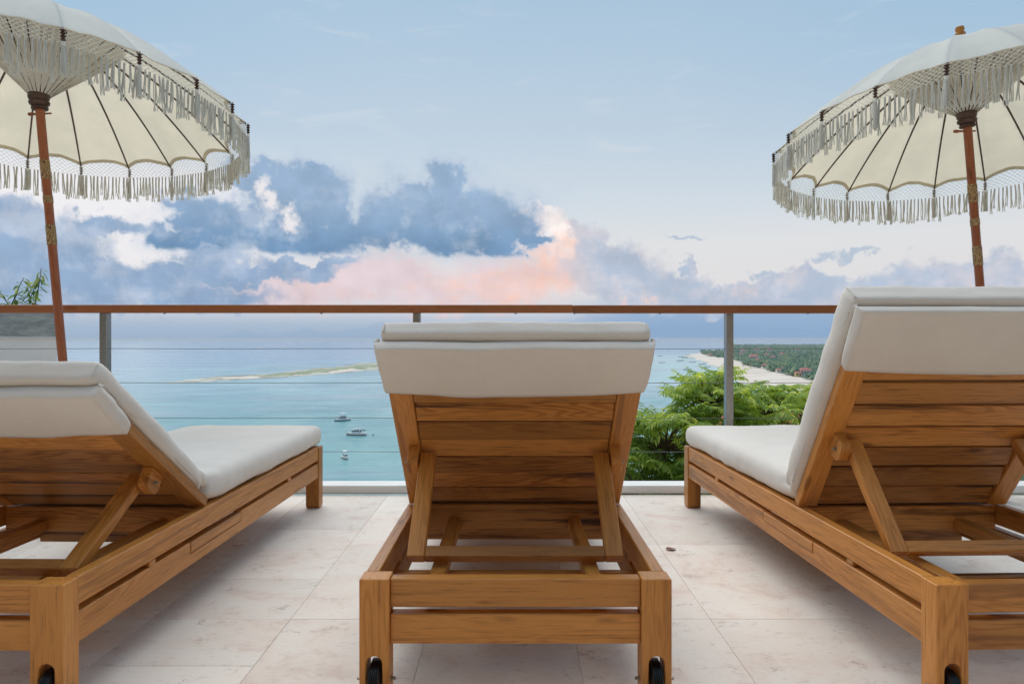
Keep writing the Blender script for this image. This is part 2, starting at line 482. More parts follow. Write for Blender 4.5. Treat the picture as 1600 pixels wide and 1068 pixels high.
def make_stone():
    m, b, p, o = material("limestone_tile")
    tc = b.new('ShaderNodeTexCoord')
    oi = b.new('ShaderNodeObjectInfo')
    rnd = oi.outputs['Random']
    geo = b.new('ShaderNodeNewGeometry')
    off = b.comb(b.m('MULTIPLY', rnd, 31.0), b.m('MULTIPLY', rnd, 17.0), 0.0)
    v = b.v('ADD', tc.outputs['Object'], off)
    n1 = b.noise(b.mapping(v, (1.0, 1.5, 1), rot=(0, 0, 0.5)), 2.6, 7, 0.66, 0.7)
    n2 = b.noise(v, 11.0, 7, 0.7, 0.4)
    n3 = b.noise(b.mapping(v, (1.0, 2.4, 1), rot=(0, 0, 0.3)), 34.0, 4, 0.65)
    c = b.mix(b.smooth(n1, 0.36, 0.66), (0.86, 0.785, 0.69), (0.84, 0.715, 0.61))
    c = b.mix(b.m('MULTIPLY', b.smooth(b.m('ADD', n2, b.m('MULTIPLY', b.m('SUBTRACT', n1, 0.5), 0.7)), 0.50, 0.74), 0.55), c, (0.68, 0.52, 0.43))
    c = b.mix(b.m('MULTIPLY', b.smooth(n3, 0.52, 0.7), 0.3), c, (0.78, 0.72, 0.65))
    c = b.mix(b.m('MULTIPLY', b.smooth(n3, 0.44, 0.3), 0.35), c, (0.50, 0.41, 0.35))
    # fine veins
    vo = b.new('ShaderNodeTexVoronoi', feature='DISTANCE_TO_EDGE')
    wv = b.v('ADD', b.mapping(v, (2.0, 3.6, 1), rot=(0, 0, 0.4)), b.v('SCALE', b.noise(v, 5.0, 5, 0.65, out=1), 0.9))
    b.put(vo.inputs['Vector'], wv); b.put(vo.inputs['Scale'], 1.5)
    vein = b.m('MULTIPLY', b.smooth(vo.outputs['Distance'], 0.022, 0.0), b.smooth(n2, 0.46, 0.66))
    c = b.mix(b.m('MULTIPLY', vein, 0.5), c, (0.25, 0.20, 0.17))
    pit = b.smooth(b.noise(v, 75.0, 2, 0.5), 0.72, 0.80)
    c = b.mix(b.m('MULTIPLY', pit, 0.35), c, (0.28, 0.22, 0.19))
    c = b.v('SCALE', c, b.m('ADD', 0.90, b.m('MULTIPLY', rnd, 0.13)))
    b.put(p.inputs['Base Color'], c)
    b.put(p.inputs['Roughness'], b.m('ADD', 0.42, b.m('MULTIPLY', n2, 0.25)))
    b.put(p.inputs['Specular IOR Level'], 0.45)
    bp = b.new('ShaderNodeBump'); b.put(bp.inputs['Strength'], 0.15); b.put(bp.inputs['Distance'], 0.004)
    b.put(bp.inputs['Height'], b.m('SUBTRACT', n3, b.m('MULTIPLY', vein, 0.6))); b.put(p.inputs['Normal'], bp.outputs[0])
    return m
STONE = make_stone()

def make_leaf(name, c1, c2, c3, trans=0.35, per_island=False):
    m, b, p, o = material(name)
    tc = b.new('ShaderNodeTexCoord')
    oi = b.new('ShaderNodeObjectInfo')
    geo = b.new('ShaderNodeNewGeometry')
    r = geo.outputs['Random Per Island']
    r2 = oi.outputs['Random']
    n = b.noise(geo.outputs['Position'], 1.7, 3, 0.5)
    f = b.m('ADD', b.m('MULTIPLY', r, 0.35), b.m('ADD', b.m('MULTIPLY', n, 0.25), b.m('MULTIPLY', r2, 0.4)))
    c = b.ramp(f, [(0.15, c1), (0.5, c2), (0.85, c3)])
    b.put(p.inputs['Base Color'], c); b.put(p.inputs['Roughness'], 0.42); b.put(p.inputs['Specular IOR Level'], 0.4)
    tr = b.new('ShaderNodeBsdfTranslucent'); b.put(tr.inputs[0], b.v('MULTIPLY', c, (1.6, 1.5, 0.7)))
    mx = b.new('ShaderNodeMixShader'); b.put(mx.inputs[0], trans)
    b.nt.links.new(p.outputs[0], mx.inputs[1]); b.nt.links.new(tr.outputs[0], mx.inputs[2])
    b.nt.links.new(mx.outputs[0], o.inputs[0])
    return m
def make_far_leaf(name, c1, c2, c3, trans):
    m, b, p, o = material(name)
    geo = b.new('ShaderNodeNewGeometry')
    n = b.noise(b.mapping(geo.outputs['Position'], (0.035, 0.035, 0.02)), 1.0, 3, 0.6)
    f = b.m('ADD', b.m('MULTIPLY', b.m('SUBTRACT', n, 0.5), 1.9), b.m('ADD', 0.28, b.m('MULTIPLY', geo.outputs['Random Per Island'], 0.5)))
    b.put(p.inputs['Base Color'], b.ramp(f, [(0.1, c1), (0.5, c2), (0.95, c3)])); b.put(p.inputs['Roughness'], 0.7)
    return m
LEAF = make_leaf("tree_leaf", (0.14, 0.25, 0.065), (0.36, 0.48, 0.10), (0.74, 0.74, 0.23), 0.52)
SHRUB = make_leaf("shrub_leaf", (0.07, 0.16, 0.08), (0.17, 0.28, 0.10), (0.55, 0.52, 0.15), 0.45)
FARLEAF = make_far_leaf("far_tree_leaf", (0.03, 0.09, 0.06), (0.10, 0.20, 0.10), (0.32, 0.35, 0.15), 0.15)
BARK = simple("bark", (0.11, 0.085, 0.06), 0.9, var=0.3, scale=20, bump=0.4)

def make_water():
    m, b, p, o = material("sea_water")
    geo = b.new('ShaderNodeNewGeometry')
    v = geo.outputs['Position']
    sep = b.new('ShaderNodeSeparateXYZ'); b.put(sep.inputs[0], v)
    X, Y, Z = sep.outputs
    # depth of the bay: pale over the shallows on the right, turquoise near, blue beyond the reef
    reefline = b.m('ADD', 1050.0, b.m('MULTIPLY', X, 0.9))
    wob = b.m('MULTIPLY', b.m('SUBTRACT', b.noise(b.mapping(v, (1 / 500, 1 / 700, 0)), 1.0, 4, 0.6), 0.5), 900.0)
    far = b.smooth(b.m('ADD', Y, wob), b.m('ADD', reefline, 200.0), b.m('ADD', reefline, 1300.0))
    patches = b.noise(b.mapping(v, (1 / 160, 1 / 260, 0)), 1.0, 5, 0.6, 0.6)
    near = b.mix(b.smooth(patches, 0.36, 0.66), (0.10, 0.31, 0.315), (0.20, 0.42, 0.41))
    mid = b.mix(b.smooth(patches, 0.4, 0.66), (0.17, 0.35, 0.40), (0.30, 0.48, 0.51))
    c = b.mix(b.smooth(Y, 300.0, 800.0), near, mid)
    shal = b.m('MULTIPLY', b.smooth(b.m('SUBTRACT', X, b.m('MULTIPLY', Y, 0.05)), -40.0, 260.0), b.smooth(Y, 380.0, 900.0))
    c = b.mix(b.m('MULTIPLY', shal, 0.8), c, (0.44, 0.60, 0.585))
    c = b.mix(far, c, (0.20, 0.335, 0.47))
    deep = b.smooth(b.m('ADD', Y, b.m('MULTIPLY', wob, 3.0)), 2500.0, 4500.0)
    c = b.mix(b.m('MULTIPLY', deep, 0.8), c, (0.13, 0.25, 0.41))
    # slicks and wind streaks
    st = b.noise(b.mapping(v, (1 / 900, 1 / 120, 0), rot=(0, 0, 0.12)), 1.0, 6, 0.65, 1.2)
    c = b.mix(b.m('MULTIPLY', b.smooth(st, 0.50, 0.70), 0.5), c, (0.42, 0.53, 0.58))
    fl = b.noise(b.mapping(v, (1 / 60, 1 / 22, 0), rot=(0, 0, 0.1)), 1.0, 6, 0.7, 0.8)
    c = b.mix(b.m('MULTIPLY', b.smooth(fl, 0.50, 0.66), 0.5), c, (0.05, 0.22, 0.27))
    c = b.mix(b.m('MULTIPLY', b.smooth(fl, 0.46, 0.34), 0.30), c, (0.36, 0.54, 0.54))
    cloud_glow = b.m('MULTIPLY', b.smooth(b.m('ADD', b.m('DIVIDE', X, Y), 0.36), 0.02, -0.25), b.smooth(Y, 350.0, 1000.0))  # reflection of the bright left clouds, painted into the water colour
    c = b.mix(b.m('MULTIPLY', cloud_glow, 0.55), c, (0.42, 0.52, 0.58))
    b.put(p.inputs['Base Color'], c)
    b.put(p.inputs['Roughness'], b.smooth(st, 0.4, 0.7, 0.32, 0.12))
    b.put(p.inputs['IOR'], 1.33)
    h1 = b.noise(b.mapping(v, (0.28, 0.5, 0)), 1.0, 5, 0.65)
    h2 = b.noise(b.mapping(v, (0.03, 0.06, 0)), 1.0, 4, 0.6)
    bp = b.new('ShaderNodeBump'); b.put(bp.inputs['Strength'], 0.24); b.put(bp.inputs['Distance'], 1.0)
    b.put(bp.inputs['Height'], b.m('ADD', b.m('MULTIPLY', h1, 0.8), b.m('MULTIPLY', h2, 2.2))); b.put(p.inputs['Normal'], bp.outputs[0])
    return m
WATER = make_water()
SAND = simple("beach_sand", (0.74, 0.62, 0.51), 0.95, var=0.12, scale=0.02)
REEF = simple("reef_flat", (0.46, 0.43, 0.35), 0.95, var=0.45, scale=0.018)
REEFGREEN = simple("reef_grass", (0.30, 0.32, 0.19), 0.95, var=0.4, scale=0.05)
SOIL = simple("hillside_green", (0.045, 0.075, 0.025), 0.95, var=0.4, scale=0.7, bump=0.5)
LANDMAT = simple("land_ground", (0.09, 0.12, 0.06), 0.95, var=0.4, scale=0.02)

# ================================================================== THE SETTING
SEA = -53.1
def px_ground(px, py, z=SEA):
    """point on the level z seen at photograph pixel px, py (used only to survey the coast)"""
    d = (0.868 - z) * 1067 / (py - 528)
    return Vector(((px - 800) * d / 1067, d, z))

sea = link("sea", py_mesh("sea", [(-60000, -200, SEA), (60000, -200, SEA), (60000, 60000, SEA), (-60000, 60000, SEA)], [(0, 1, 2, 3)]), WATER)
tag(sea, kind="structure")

def flat_shape(name, pts, z, mat, kind="structure", jitter=0.0, sub=6, seed=0):
    """low mound with a ragged outline"""
    rng = random.Random(seed)
    ring = []
    n = len(pts)
    for i in range(n):
        a, c = Vector(pts[i]), Vector(pts[(i + 1) % n])
        for k in range(sub):
            q = a.lerp(c, k / sub)
            j = jitter * (c - a).length / sub
            ring.append(Vector((q.x + rng.uniform(-j, j), q.y + rng.uniform(-j, j), 0)))
    cen = sum(ring, Vector()) / len(ring)
    bm = bmesh.new()
    lo = [bm.verts.new((q.x, q.y, SEA - 0.4)) for q in ring]
    hi = [bm.verts.new((q.x + (cen.x - q.x) * 0.02, q.y + (cen.y - q.y) * 0.02, z)) for q in ring]
    for i in range(len(ring)):
        j = (i + 1) % len(ring)
        bm.faces.new((lo[i], lo[j], hi[j], hi[i]))
    f = bm.faces.new(hi)
    bmesh.ops.triangulate(bm, faces=[f])
    bmesh.ops.recalc_face_normals(bm, faces=bm.faces)
    o = link(name, bm_mesh(bm, name), mat)
    tag(o, kind=kind)
    return o

shore = [(1068, 556.5), (1080, 559), (1098, 565.5), (1113, 571), (1130, 578), (1149, 591), (1160, 598), (1200, 606), (1300, 640), (1500, 700)]
veg = [(1096, 555.2), (1132, 560), (1150, 564), (1167, 572.5), (1190, 578), (1211, 584), (1236, 589), (1290, 602), (1400, 630), (1620, 700), (1900, 720)]
sh = [px_ground(*q) for q in shore]
vg = [px_ground(*q) for q in veg]
flat_shape("beach", sh + [v + Vector((90, 30, 0)) for v in reversed(vg)] + [px_ground(1100, 550)], SEA + 1.0, SAND, jitter=0.25, seed=3)
flat_shape("coastal_land", [px_ground(1094, 552.5)] + vg + [Vector((1600, 380, 0)), Vector((6500, 1200, 0)), Vector((6000, 5200, 0)), px_ground(1180, 541), px_ground(1130, 546.5)], SEA + 2.2, LANDMAT, jitter=0.2, seed=5)
reef = [(255, 598.2), (300, 593), (340, 588.0), (375, 586.5), (420, 584.5), (470, 579), (520, 572.5), (570, 567), (640, 563), (690, 561), (690, 569.0), (640, 575.5), (590, 577.5), (545, 581.5), (520, 584), (470, 587.5), (420, 591), (370, 593), (310, 597)]
flat_shape("reef_flat", [px_ground(*q) for q in reef], SEA + 0.45, REEF, jitter=0.8, sub=9, seed=8)
g = [(392, 587.2), (440, 584), (500, 577.5), (560, 571.0), (600, 568.5), (600, 572.5), (540, 578.5), (480, 584.2), (430, 588.6)]
flat_shape("reef_grass", [px_ground(*q) for q in g], SEA + 0.7, REEFGREEN, "stuff", jitter=0.9, sub=8, seed=9)
sp_ = [(345, 590.6), (400, 588.4), (408, 590.8), (350, 592.8)]
flat_shape("sand_spit", [px_ground(*q) for q in sp_], SEA + 0.62, SAND, jitter=0.5, sub=6, seed=10)
sp_ = [(512, 580.5), (556, 576), (552, 580.4), (516, 583.6)]
flat_shape("sand_bank", [px_ground(*q) for q in sp_], SEA + 0.72, SAND, jitter=0.5, sub=6, seed=11)

def hillside():
    vs, fs = [], []
    nx, ny = 60, 50
    for j in range(ny):
        for i in range(nx):
            x = -60 + 120 * i / (nx - 1)
            t = j / (ny - 1)
            y = -8 + 165 * t ** 1.6
            z = -3.2 - max(0, y - 3.9) * 0.43 + 0.5 * mn.noise(Vector((x * 0.2, y * 0.2, 0)))
            # a building plot levelled into the slope on the right
            k = min(1, max(0, (x - 9) / 5)); k = k * k * (3 - 2 * k)
            plot = -3.2 - max(0, y - 3.9) * 0.10 if y < 47 else -7.5 - (y - 47) * 0.62
            z += (max(z, plot + 0.3 * mn.noise(Vector((x * 0.2, y * 0.2, 3)))) - z) * k
            if y < 4.2: z = -3.2
            vs.append((x, y, z))
    for j in range(ny - 1):
        for i in range(nx - 1):
            a = j * nx + i
            fs.append((a, a + 1, a + nx + 1, a + nx))
    o = link("hillside", py_mesh("hillside", vs, fs, True), SOIL)
    tag(o, kind="structure")
hillside()

# ---- terrace: slab with stone tiles, white kerb
FY = 3.795
def terrace():
    fl = link("terrace_floor", bm_mesh(box_bm(9.6, FY + 3.4, 3.2, 0), "terrace_floor"), GROUT, loc=(0, (FY - 3.4) / 2, -1.6 - 0.0022))
    tag(fl, kind="structure")
    rows = [-3.39, -2.65, -1.88, -1.12, -0.35, 0.35, 0.58 + 0.76, 2.112, 2.872, FY - 0.006]
    cols = [-4.12 + 0.4343 * 0 + 0.4343 * k for k in range(20)]
    cols = [-0.685 - 0.434 * k for k in range(9, 0, -1)] + [-0.685, -0.25, 0.181, 0.613, 1.055] + [1.055 + 0.434 * k for k in range(1, 9)]
    rng = random.Random(4)
    cache = {}
    for ci in range(len(cols) - 1):
        x0, x1 = cols[ci], cols[ci + 1]
        rr = rows
        if x1 <= -0.68 and ci % 2 == 0:
            rr = [-3.39, -2.65, -1.88, -1.12, -0.5, 0.2, 1.0, 1.81, 2.112, 2.463, 3.1, FY - 0.006]
        for k in range(len(rr) - 1):
            y0, y1 = rr[k], rr[k + 1]
            w, l = x1 - x0 - 0.0011, y1 - y0 - 0.0011
            key = (round(w, 4), round(l, 4))
            if key not in cache:
                me = bm_mesh(box_bm(w, l, 0.012, 0.0006), "tile")
                me.materials.append(STONE)
                cache[key] = me
            link("tile", cache[key], None, fl, loc=((x0 + x1) / 2, (y0 + y1) / 2 - (FY - 3.4) / 2, 1.5962 + rng.uniform(-0.0003, 0.0003)))
    bm = bmesh.new()
    add_box(bm, (0, 0, 0.026), (9.6, 0.14, 0.042))
    add_box(bm, (0, 0.004, 0.0025), (9.6, 0.128, 0.005))
    bmesh.ops.bevel(bm, geom=[e for e in bm.edges if e.calc_length() > 5], offset=0.004, segments=2, affect='EDGES')
    k = link("kerb", bm_mesh(bm, "kerb"), KERB, loc=(0, FY + 0.07, 0.0))
    tag(k, kind="structure")
terrace()

# ---- railing
def railing():
    t = thing("terrace_railing", "long railing with brown wooden handrail, steel posts and thin cables edging the terrace", "railing", (0, FY + 0.065, 0))
    z0, z1 = 1.0098, 1.0547
    yj = 0.0
    xj = 0.345
    board(t, "handrail", (-5.2, yj, (z0 + z1) / 2), (xj - 0.0008, yj, (z0 + z1) / 2), z1 - z0, 0.07, (0, 0, 1), RAILWOOD, 0.004)
    board(t, "handrail", (xj + 0.0008, yj, (z0 + z1) / 2 - 0.002), (5.2, yj, (z0 + z1) / 2 - 0.002), z1 - z0, 0.07, (0, 0, 1), RAILWOOD, 0.004)
    me = bm_mesh(box_bm(0.04, 0.05, z0 - 0.047, 0.002), "post")
    me.materials.append(STEEL)
    bmp = bmesh.new()
    add_box(bmp, (0, 0, 0.003), (0.085, 0.085, 0.006))
    mep = bm_mesh(bmp, "post_base"); mep.materials.append(STEEL)
    bmc = bmesh.new()
    add_box(bmc, (0, 0, 0), (0.11, 0.05, 0.005))
    for sx in (-0.04, 0.04):
        add_lathe(bmc, [(0.006, -0.0055), (0.005, -0.009)], 8, Matrix.Translation((sx, 0, 0)))
    for i in range(-2, 4):
        x = -0.537 + 1.762 * i
        if abs(x) > 5.1: continue
        p = link("post", me, None, t, loc=(x, 0, 0.047 + (z0 - 0.047) / 2 - 0.0005))
        link("post_base", mep, None, p, loc=(0, 0, -(z0 - 0.047) / 2))
    for x in (-1.95, -1.07, 0.02, 0.35, 0.83, 1.66):
        bm = bmesh.new()
        add_lathe(bm, [(0.007, 0.0), (0.007, -0.003), (0.003, -0.005)], 8)
        link("screw", bm_mesh(bm, "screw"), BOLT, t, loc=(x, -0.028, z0 - 0.002))
    for z in (0.808, 0.615, 0.416, 0.226):
        bm = bmesh.new()
        pts = [(-5.2 + 10.4 * k / 24, 0, z + 0.0012 * math.sin(k * 2.1)) for k in range(25)]
        add_tube(bm, pts, 0.0017, 5)
        link("cable", bm_mesh(bm, "cable", True), CABLE, t)
railing()

# ---- white wall with grey stone planter at the left
def mitre(me, hw):
    # the wall's right end is cut on the slant, along the edge of the plot
    for v in me.vertices:
        if v.co.x > 0: v.co.x -= (v.co.y + hw) * 0.70
def garden_wall():
    t = thing("boundary_wall", "white rendered wall topped by a grey stone planter at the far left beyond the railing", "wall", (-5.9, 4.75, -3.3))
    bw = bm_mesh(box_bm(5.8, 0.5, 4.175, 0.0), "wall_body")
    mitre(bw, 0.25)
    link("wall_body", bw, simple("white_render", (0.90, 0.90, 0.89), 0.8, var=0.04, scale=3, bump=0.08), t, loc=(0, 0, 2.0875))
    # grey stone: rough hewn top
    m, b, p, o = material("grey_stone")
    tc = b.new('ShaderNodeTexCoord')
    v = tc.outputs['Object']
    n = b.noise(b.mapping(v, (7, 7, 40)), 1.0, 6, 0.7, 0.4)
    n2 = b.noise(v, 60, 4, 0.6)
    c = b.mix(b.smooth(n, 0.35, 0.65), (0.28, 0.31, 0.315), (0.46, 0.49, 0.485))
    c = b.mix(b.m('MULTIPLY', b.smooth(n2, 0.55, 0.7), 0.5), c, (0.18, 0.195, 0.195))
    b.put(p.inputs['Base Color'], c); b.put(p.inputs['Roughness'], 0.9)
    bp = b.new('ShaderNodeBump'); b.put(bp.inputs['Strength'], 0.6); b.put(bp.inputs['Distance'], 0.01)
    b.put(bp.inputs['Height'], n); b.put(p.inputs['Normal'], bp.outputs[0])
    bm = bmesh.new()
    L0, W0, H0 = 5.84, 0.54, 0.205
    add_box(bm, (0, -W0 / 2 + 0.04, H0 / 2), (L0, 0.08, H0))
    add_box(bm, (0, W0 / 2 - 0.04, H0 / 2), (L0, 0.08, H0))
    add_box(bm, (-L0 / 2 + 0.04, 0, H0 / 2), (0.08, W0 - 0.164, H0))
    add_box(bm, (L0 / 2 - 0.04, 0, H0 / 2), (0.08, W0 - 0.164, H0))
    pm_ = bm_mesh(bm, "stone_planter"); mitre(pm_, 0.27)
    pl = link("stone_planter", pm_, m, t, loc=(0, 0, 4.178))
    bm = bmesh.new(); add_box(bm, (0, 0, 0.06), (L0 - 0.17, W0 - 0.17, 0.12))
    me = bm_mesh(bm, "soil"); mitre(me, 0.2)
    link("soil", me, simple("planter_soil", (0.05, 0.035, 0.025), 1.0, var=0.4, scale=30), t, loc=(0, 0, 4.18))
garden_wall()

# ---- unseen house front, added to shade and warm the lounger backs
def unseen_villa():
    t = thing("unseen_villa", "unseen cream plastered house front with wooden doors, added to shade the loungers from behind", "house", (0, -3.6, 0))
    pl = simple("cream_plaster", (0.54, 0.40, 0.25), 0.9, var=0.05, scale=3)
    for x0, x1 in ((-9, -3.2), (3.2, 9)):
        bm = bmesh.new(); add_box(bm, ((x0 + x1) / 2, 0, 1.55), (x1 - x0, 0.3, 3.1))
        link("wall", bm_mesh(bm, "wall"), pl, t)
    bm = bmesh.new(); add_box(bm, (0, 0, 2.75), (6.396, 0.3, 0.7))
    link("wall", bm_mesh(bm, "wall"), pl, t)
    for k in range(4):
        bm = bmesh.new(); add_box(bm, (-2.4 + 1.6 * k, 0, 1.2), (1.59, 0.08, 2.4))
        link("door", bm_mesh(bm, "door"), simple("pale_timber", (0.50, 0.36, 0.22), 0.6, var=0.15, scale=6), t)
    bm = bmesh.new(); add_box(bm, (0, 0.55, 3.22), (18.6, 4.1, 0.22))
    link("roof", bm_mesh(bm, "roof"), pl, t)
unseen_villa()

# ================================================================== SUN LOUNGERS
HW = 0.36065
def cushion_mesh(name, L, W, T, rad, crown, seed, pucker_ends=(0, 0), sag=0.0):
    """padded cushion: X = width, Y = length from 0 to L, Z from 0 to T"""
    nx, ny, nz = 36, 56, 8
    bm = bmesh.new()
    idx = {}
    def vert(i, j, k):
        if (i, j, k) in idx: return idx[(i, j, k)]
        x = (i / nx - 0.5) * W; y = (j / ny) ** 1.45 * L; z = (k / nz) * T
        cx = max(-W / 2 + rad, min(W / 2 - rad, x)); cy = max(rad, min(L - rad, y)); cz = max(rad, min(T - rad, z))
        dv = Vector((x - cx, y - cy, z - cz))
        if dv.length > 1e-9:
            q = Vector((cx, cy, cz)) + dv.normalized() * rad
        else:
            q = Vector((x, y, z))
        u, w = q.x / (W / 2), (q.y / L - 0.5) * 2
        top = q.z / T
        q.z += crown * max(0, 1 - u ** 4) * max(0, 1 - w ** 6) * top
        q.x += 0.010 * (1 if q.x > 0 else -1) * abs(u) ** 3 * math.sin(PI * min(1, max(0, top)))
        s = Vector((q.x * 5, q.y * 5, q.z * 5 + seed))
        n = mn.noise(s) * 0.0045 + mn.noise(s * 3.1) * 0.0018
        for e, amt in enumerate(pucker_ends):
            dist = q.y if e == 0 else L - q.y
            if amt and dist < 0.16:
                ww = (1 - dist / 0.16) ** 2
                n += amt * ww * ((mn.noise(Vector((q.x * 30, q.y * 8, q.z * 34 + seed))) * 0.020 - 0.004))
        for e, amt in enumerate(pucker_ends):
            dist = q.y if e == 0 else L - q.y
            if amt > 0.5 and dist < 0.14:
                ww = (1 - dist / 0.14) ** 2 * abs(u) ** 6
                q.x *= 1 - 0.030 * ww
                n += ww * 0.007 * math.sin(q.z * 150 + 9 * mn.noise(Vector((q.y * 12, seed, 0))) + seed)
        # shallow creases across the cover
        n += 0.0036 * mn.noise(Vector((q.x * 4.0, q.y * 15, q.z * 6 + seed * 2))) 
        nrm = Vector((u ** 5, w ** 9, (top - 0.5) * 1.6))
        if nrm.length > 0: q += nrm.normalized() * n
        v = bm.verts.new(q)
        idx[(i, j, k)] = v
        return v
    def quad(a, b_, c, d): bm.faces.new((vert(*a), vert(*b_), vert(*c), vert(*d)))
    for i in range(nx):
        for j in range(ny):
            quad((i, j, nz), (i + 1, j, nz), (i + 1, j + 1, nz), (i, j + 1, nz))
            quad((i, j, 0), (i, j + 1, 0), (i + 1, j + 1, 0), (i + 1, j, 0))
    for i in range(nx):
        for k in range(nz):
            quad((i, 0, k), (i + 1, 0, k), (i + 1, 0, k + 1), (i, 0, k + 1))
            quad((i, ny, k), (i, ny, k + 1), (i + 1, ny, k + 1), (i + 1, ny, k))
    for j in range(ny):
        for k in range(nz):
            quad((0, j, k), (0, j, k + 1), (0, j + 1, k + 1), (0, j + 1, k))
            quad((nx, j, k), (nx, j + 1, k), (nx, j + 1, k + 1), (nx, j, k + 1))
    bmesh.ops.recalc_face_normals(bm, faces=bm.faces)
    return bm_mesh(bm, name, True)

def near_leg_mesh(leg_w=0.069):
    """leg at the head end with an arched slot for the wheel; outline in X (width) and Y (height), extruded in depth"""
    w = leg_w / 2
    sw, sh_ = 0.0185, 0.098
    pts = [(-w, 0.0), (-sw, 0.0)]
    for k in range(9):
        a = PI - PI * k / 8
        pts.append((sw * math.cos(a), sh_ + sw * 0.95 * math.sin(a) - 0.003))
    pts += [(sw, 0.0), (w, 0.0), (w, 0.290), (-w, 0.290)]
    return bm_mesh(extrude_poly([(y_, -x_) for x_, y_ in pts], 0.058, 0.002), "leg")

def wheel_mesh():
    bm = bmesh.new()
    prof = [(0.012, -0.014), (0.046, -0.014), (0.051, -0.011)]
    for k in range(5):
        z = -0.009 + 0.0045 * k
        prof += [(0.0555, z - 0.0012), (0.0555, z + 0.0012), (0.053, z + 0.0018)]
    prof += [(0.051, 0.0125), (0.046, 0.014), (0.012, 0.014)]
    add_lathe(bm, prof, 28)
    bmesh.ops.rotate(bm, verts=bm.verts, cent=(0, 0, 0), matrix=Matrix.Rotation(PI / 2, 3, 'Y'))
    return bm_mesh(bm, "wheel", True, 40)

def bolt_mesh():
    bm = bmesh.new()
    add_lathe(bm, [(0.0075, 0.0), (0.0075, 0.002), (0.0045, 0.002), (0.0045, 0.009), (0.0035, 0.011)], 6)
    return bm_mesh(bm, "bolt")

WHEEL, BOLTM = wheel_mesh(), bolt_mesh()
WHEEL.materials.append(RUBBER); BOLTM.materials.append(BOLT)

def flap_mesh(seed, W=0.722, s0=0.548, s1=0.727):
    """hood of the cushion folded over the top of the back: rear panel, top strip and side gussets (X, s, n)"""
    bm = bmesh.new()
    nx = 36
    prof = []
    for k in range(13):
        t = k / 12
        prof.append((s0 + (s1 - s0) * t, -0.006 - 0.007 * math.sin(PI * t)))
    for k in range(1, 6):
        a = PI / 2 * k / 5
        prof.append((s1 + 0.006 * math.sin(a), -0.006 + 0.006 * (1 - math.cos(a))))
    prof += [(s1 + 0.007, 0.008), (s1 + 0.004, 0.022), (s1 - 0.004, 0.034)]
    grid = []
    for (s_, n_) in prof:
        row = []
        for i in range(nx + 1):
            u = i / nx * 2 - 1
            ramp = max(0, 1 - (s_ - s0) / (s1 - s0)) if s_ < s1 else 0
            x = u * W / 2 * (1 - 0.012 * ramp)
            nz = mn.noise(Vector((x * 4, s_ * 7, seed))) * 0.008 + mn.noise(Vector((x * 9, s_ * 20, seed + 5))) * 0.0032
            droop = -0.010 * (1 - u * u) * ramp
            row.append(bm.verts.new((x, s_ + droop + 0.002 * mn.noise(Vector((x * 5, 3, seed))), n_ - abs(nz) * 0.8 - 0.008 * (1 - u * u) * ramp)))
        grid.append(row)
    for j in range(len(grid) - 1):
        for i in range(nx):
            bm.faces.new((grid[j][i], grid[j][i + 1], grid[j + 1][i + 1], grid[j + 1][i]))
    # side gussets: from the rear edge forward to the front of the stile
    for sgn, col in ((-1, 0), (1, nx)):
        nd = 6
        prev = None
        for j in range(len(prof)):
            v0 = grid[j][col]
            s_, n_ = prof[j]
            fr = 0.026 + 0.008 * min(1, max(0, (s_ - s0) / (s1 - s0)))
            row = [v0]
            for d in range(1, nd + 1):
                t = d / nd
                bulge = 0.008 * math.sin(PI * t) + 0.005 * mn.noise(Vector((t * 2.2, s_ * 16, seed + sgn * 3)))
                q = Vector((v0.co.x + sgn * bulge, v0.co.y + 0.028 * t * max(0, 1 - (s_ - s0) / 0.12), v0.co.z + (fr - v0.co.z) * t if fr > v0.co.z else v0.co.z))
                row.append(bm.verts.new(q))
            if prev:
                for d in range(nd):
                    try:
                        bm.faces.new((prev[d], prev[d + 1], row[d + 1], row[d]))
                    except ValueError:
                        pass
            prev = row
    bmesh.ops.recalc_face_normals(bm, faces=bm.faces)
    me = bm_mesh(bm, "hood", True)
    return me

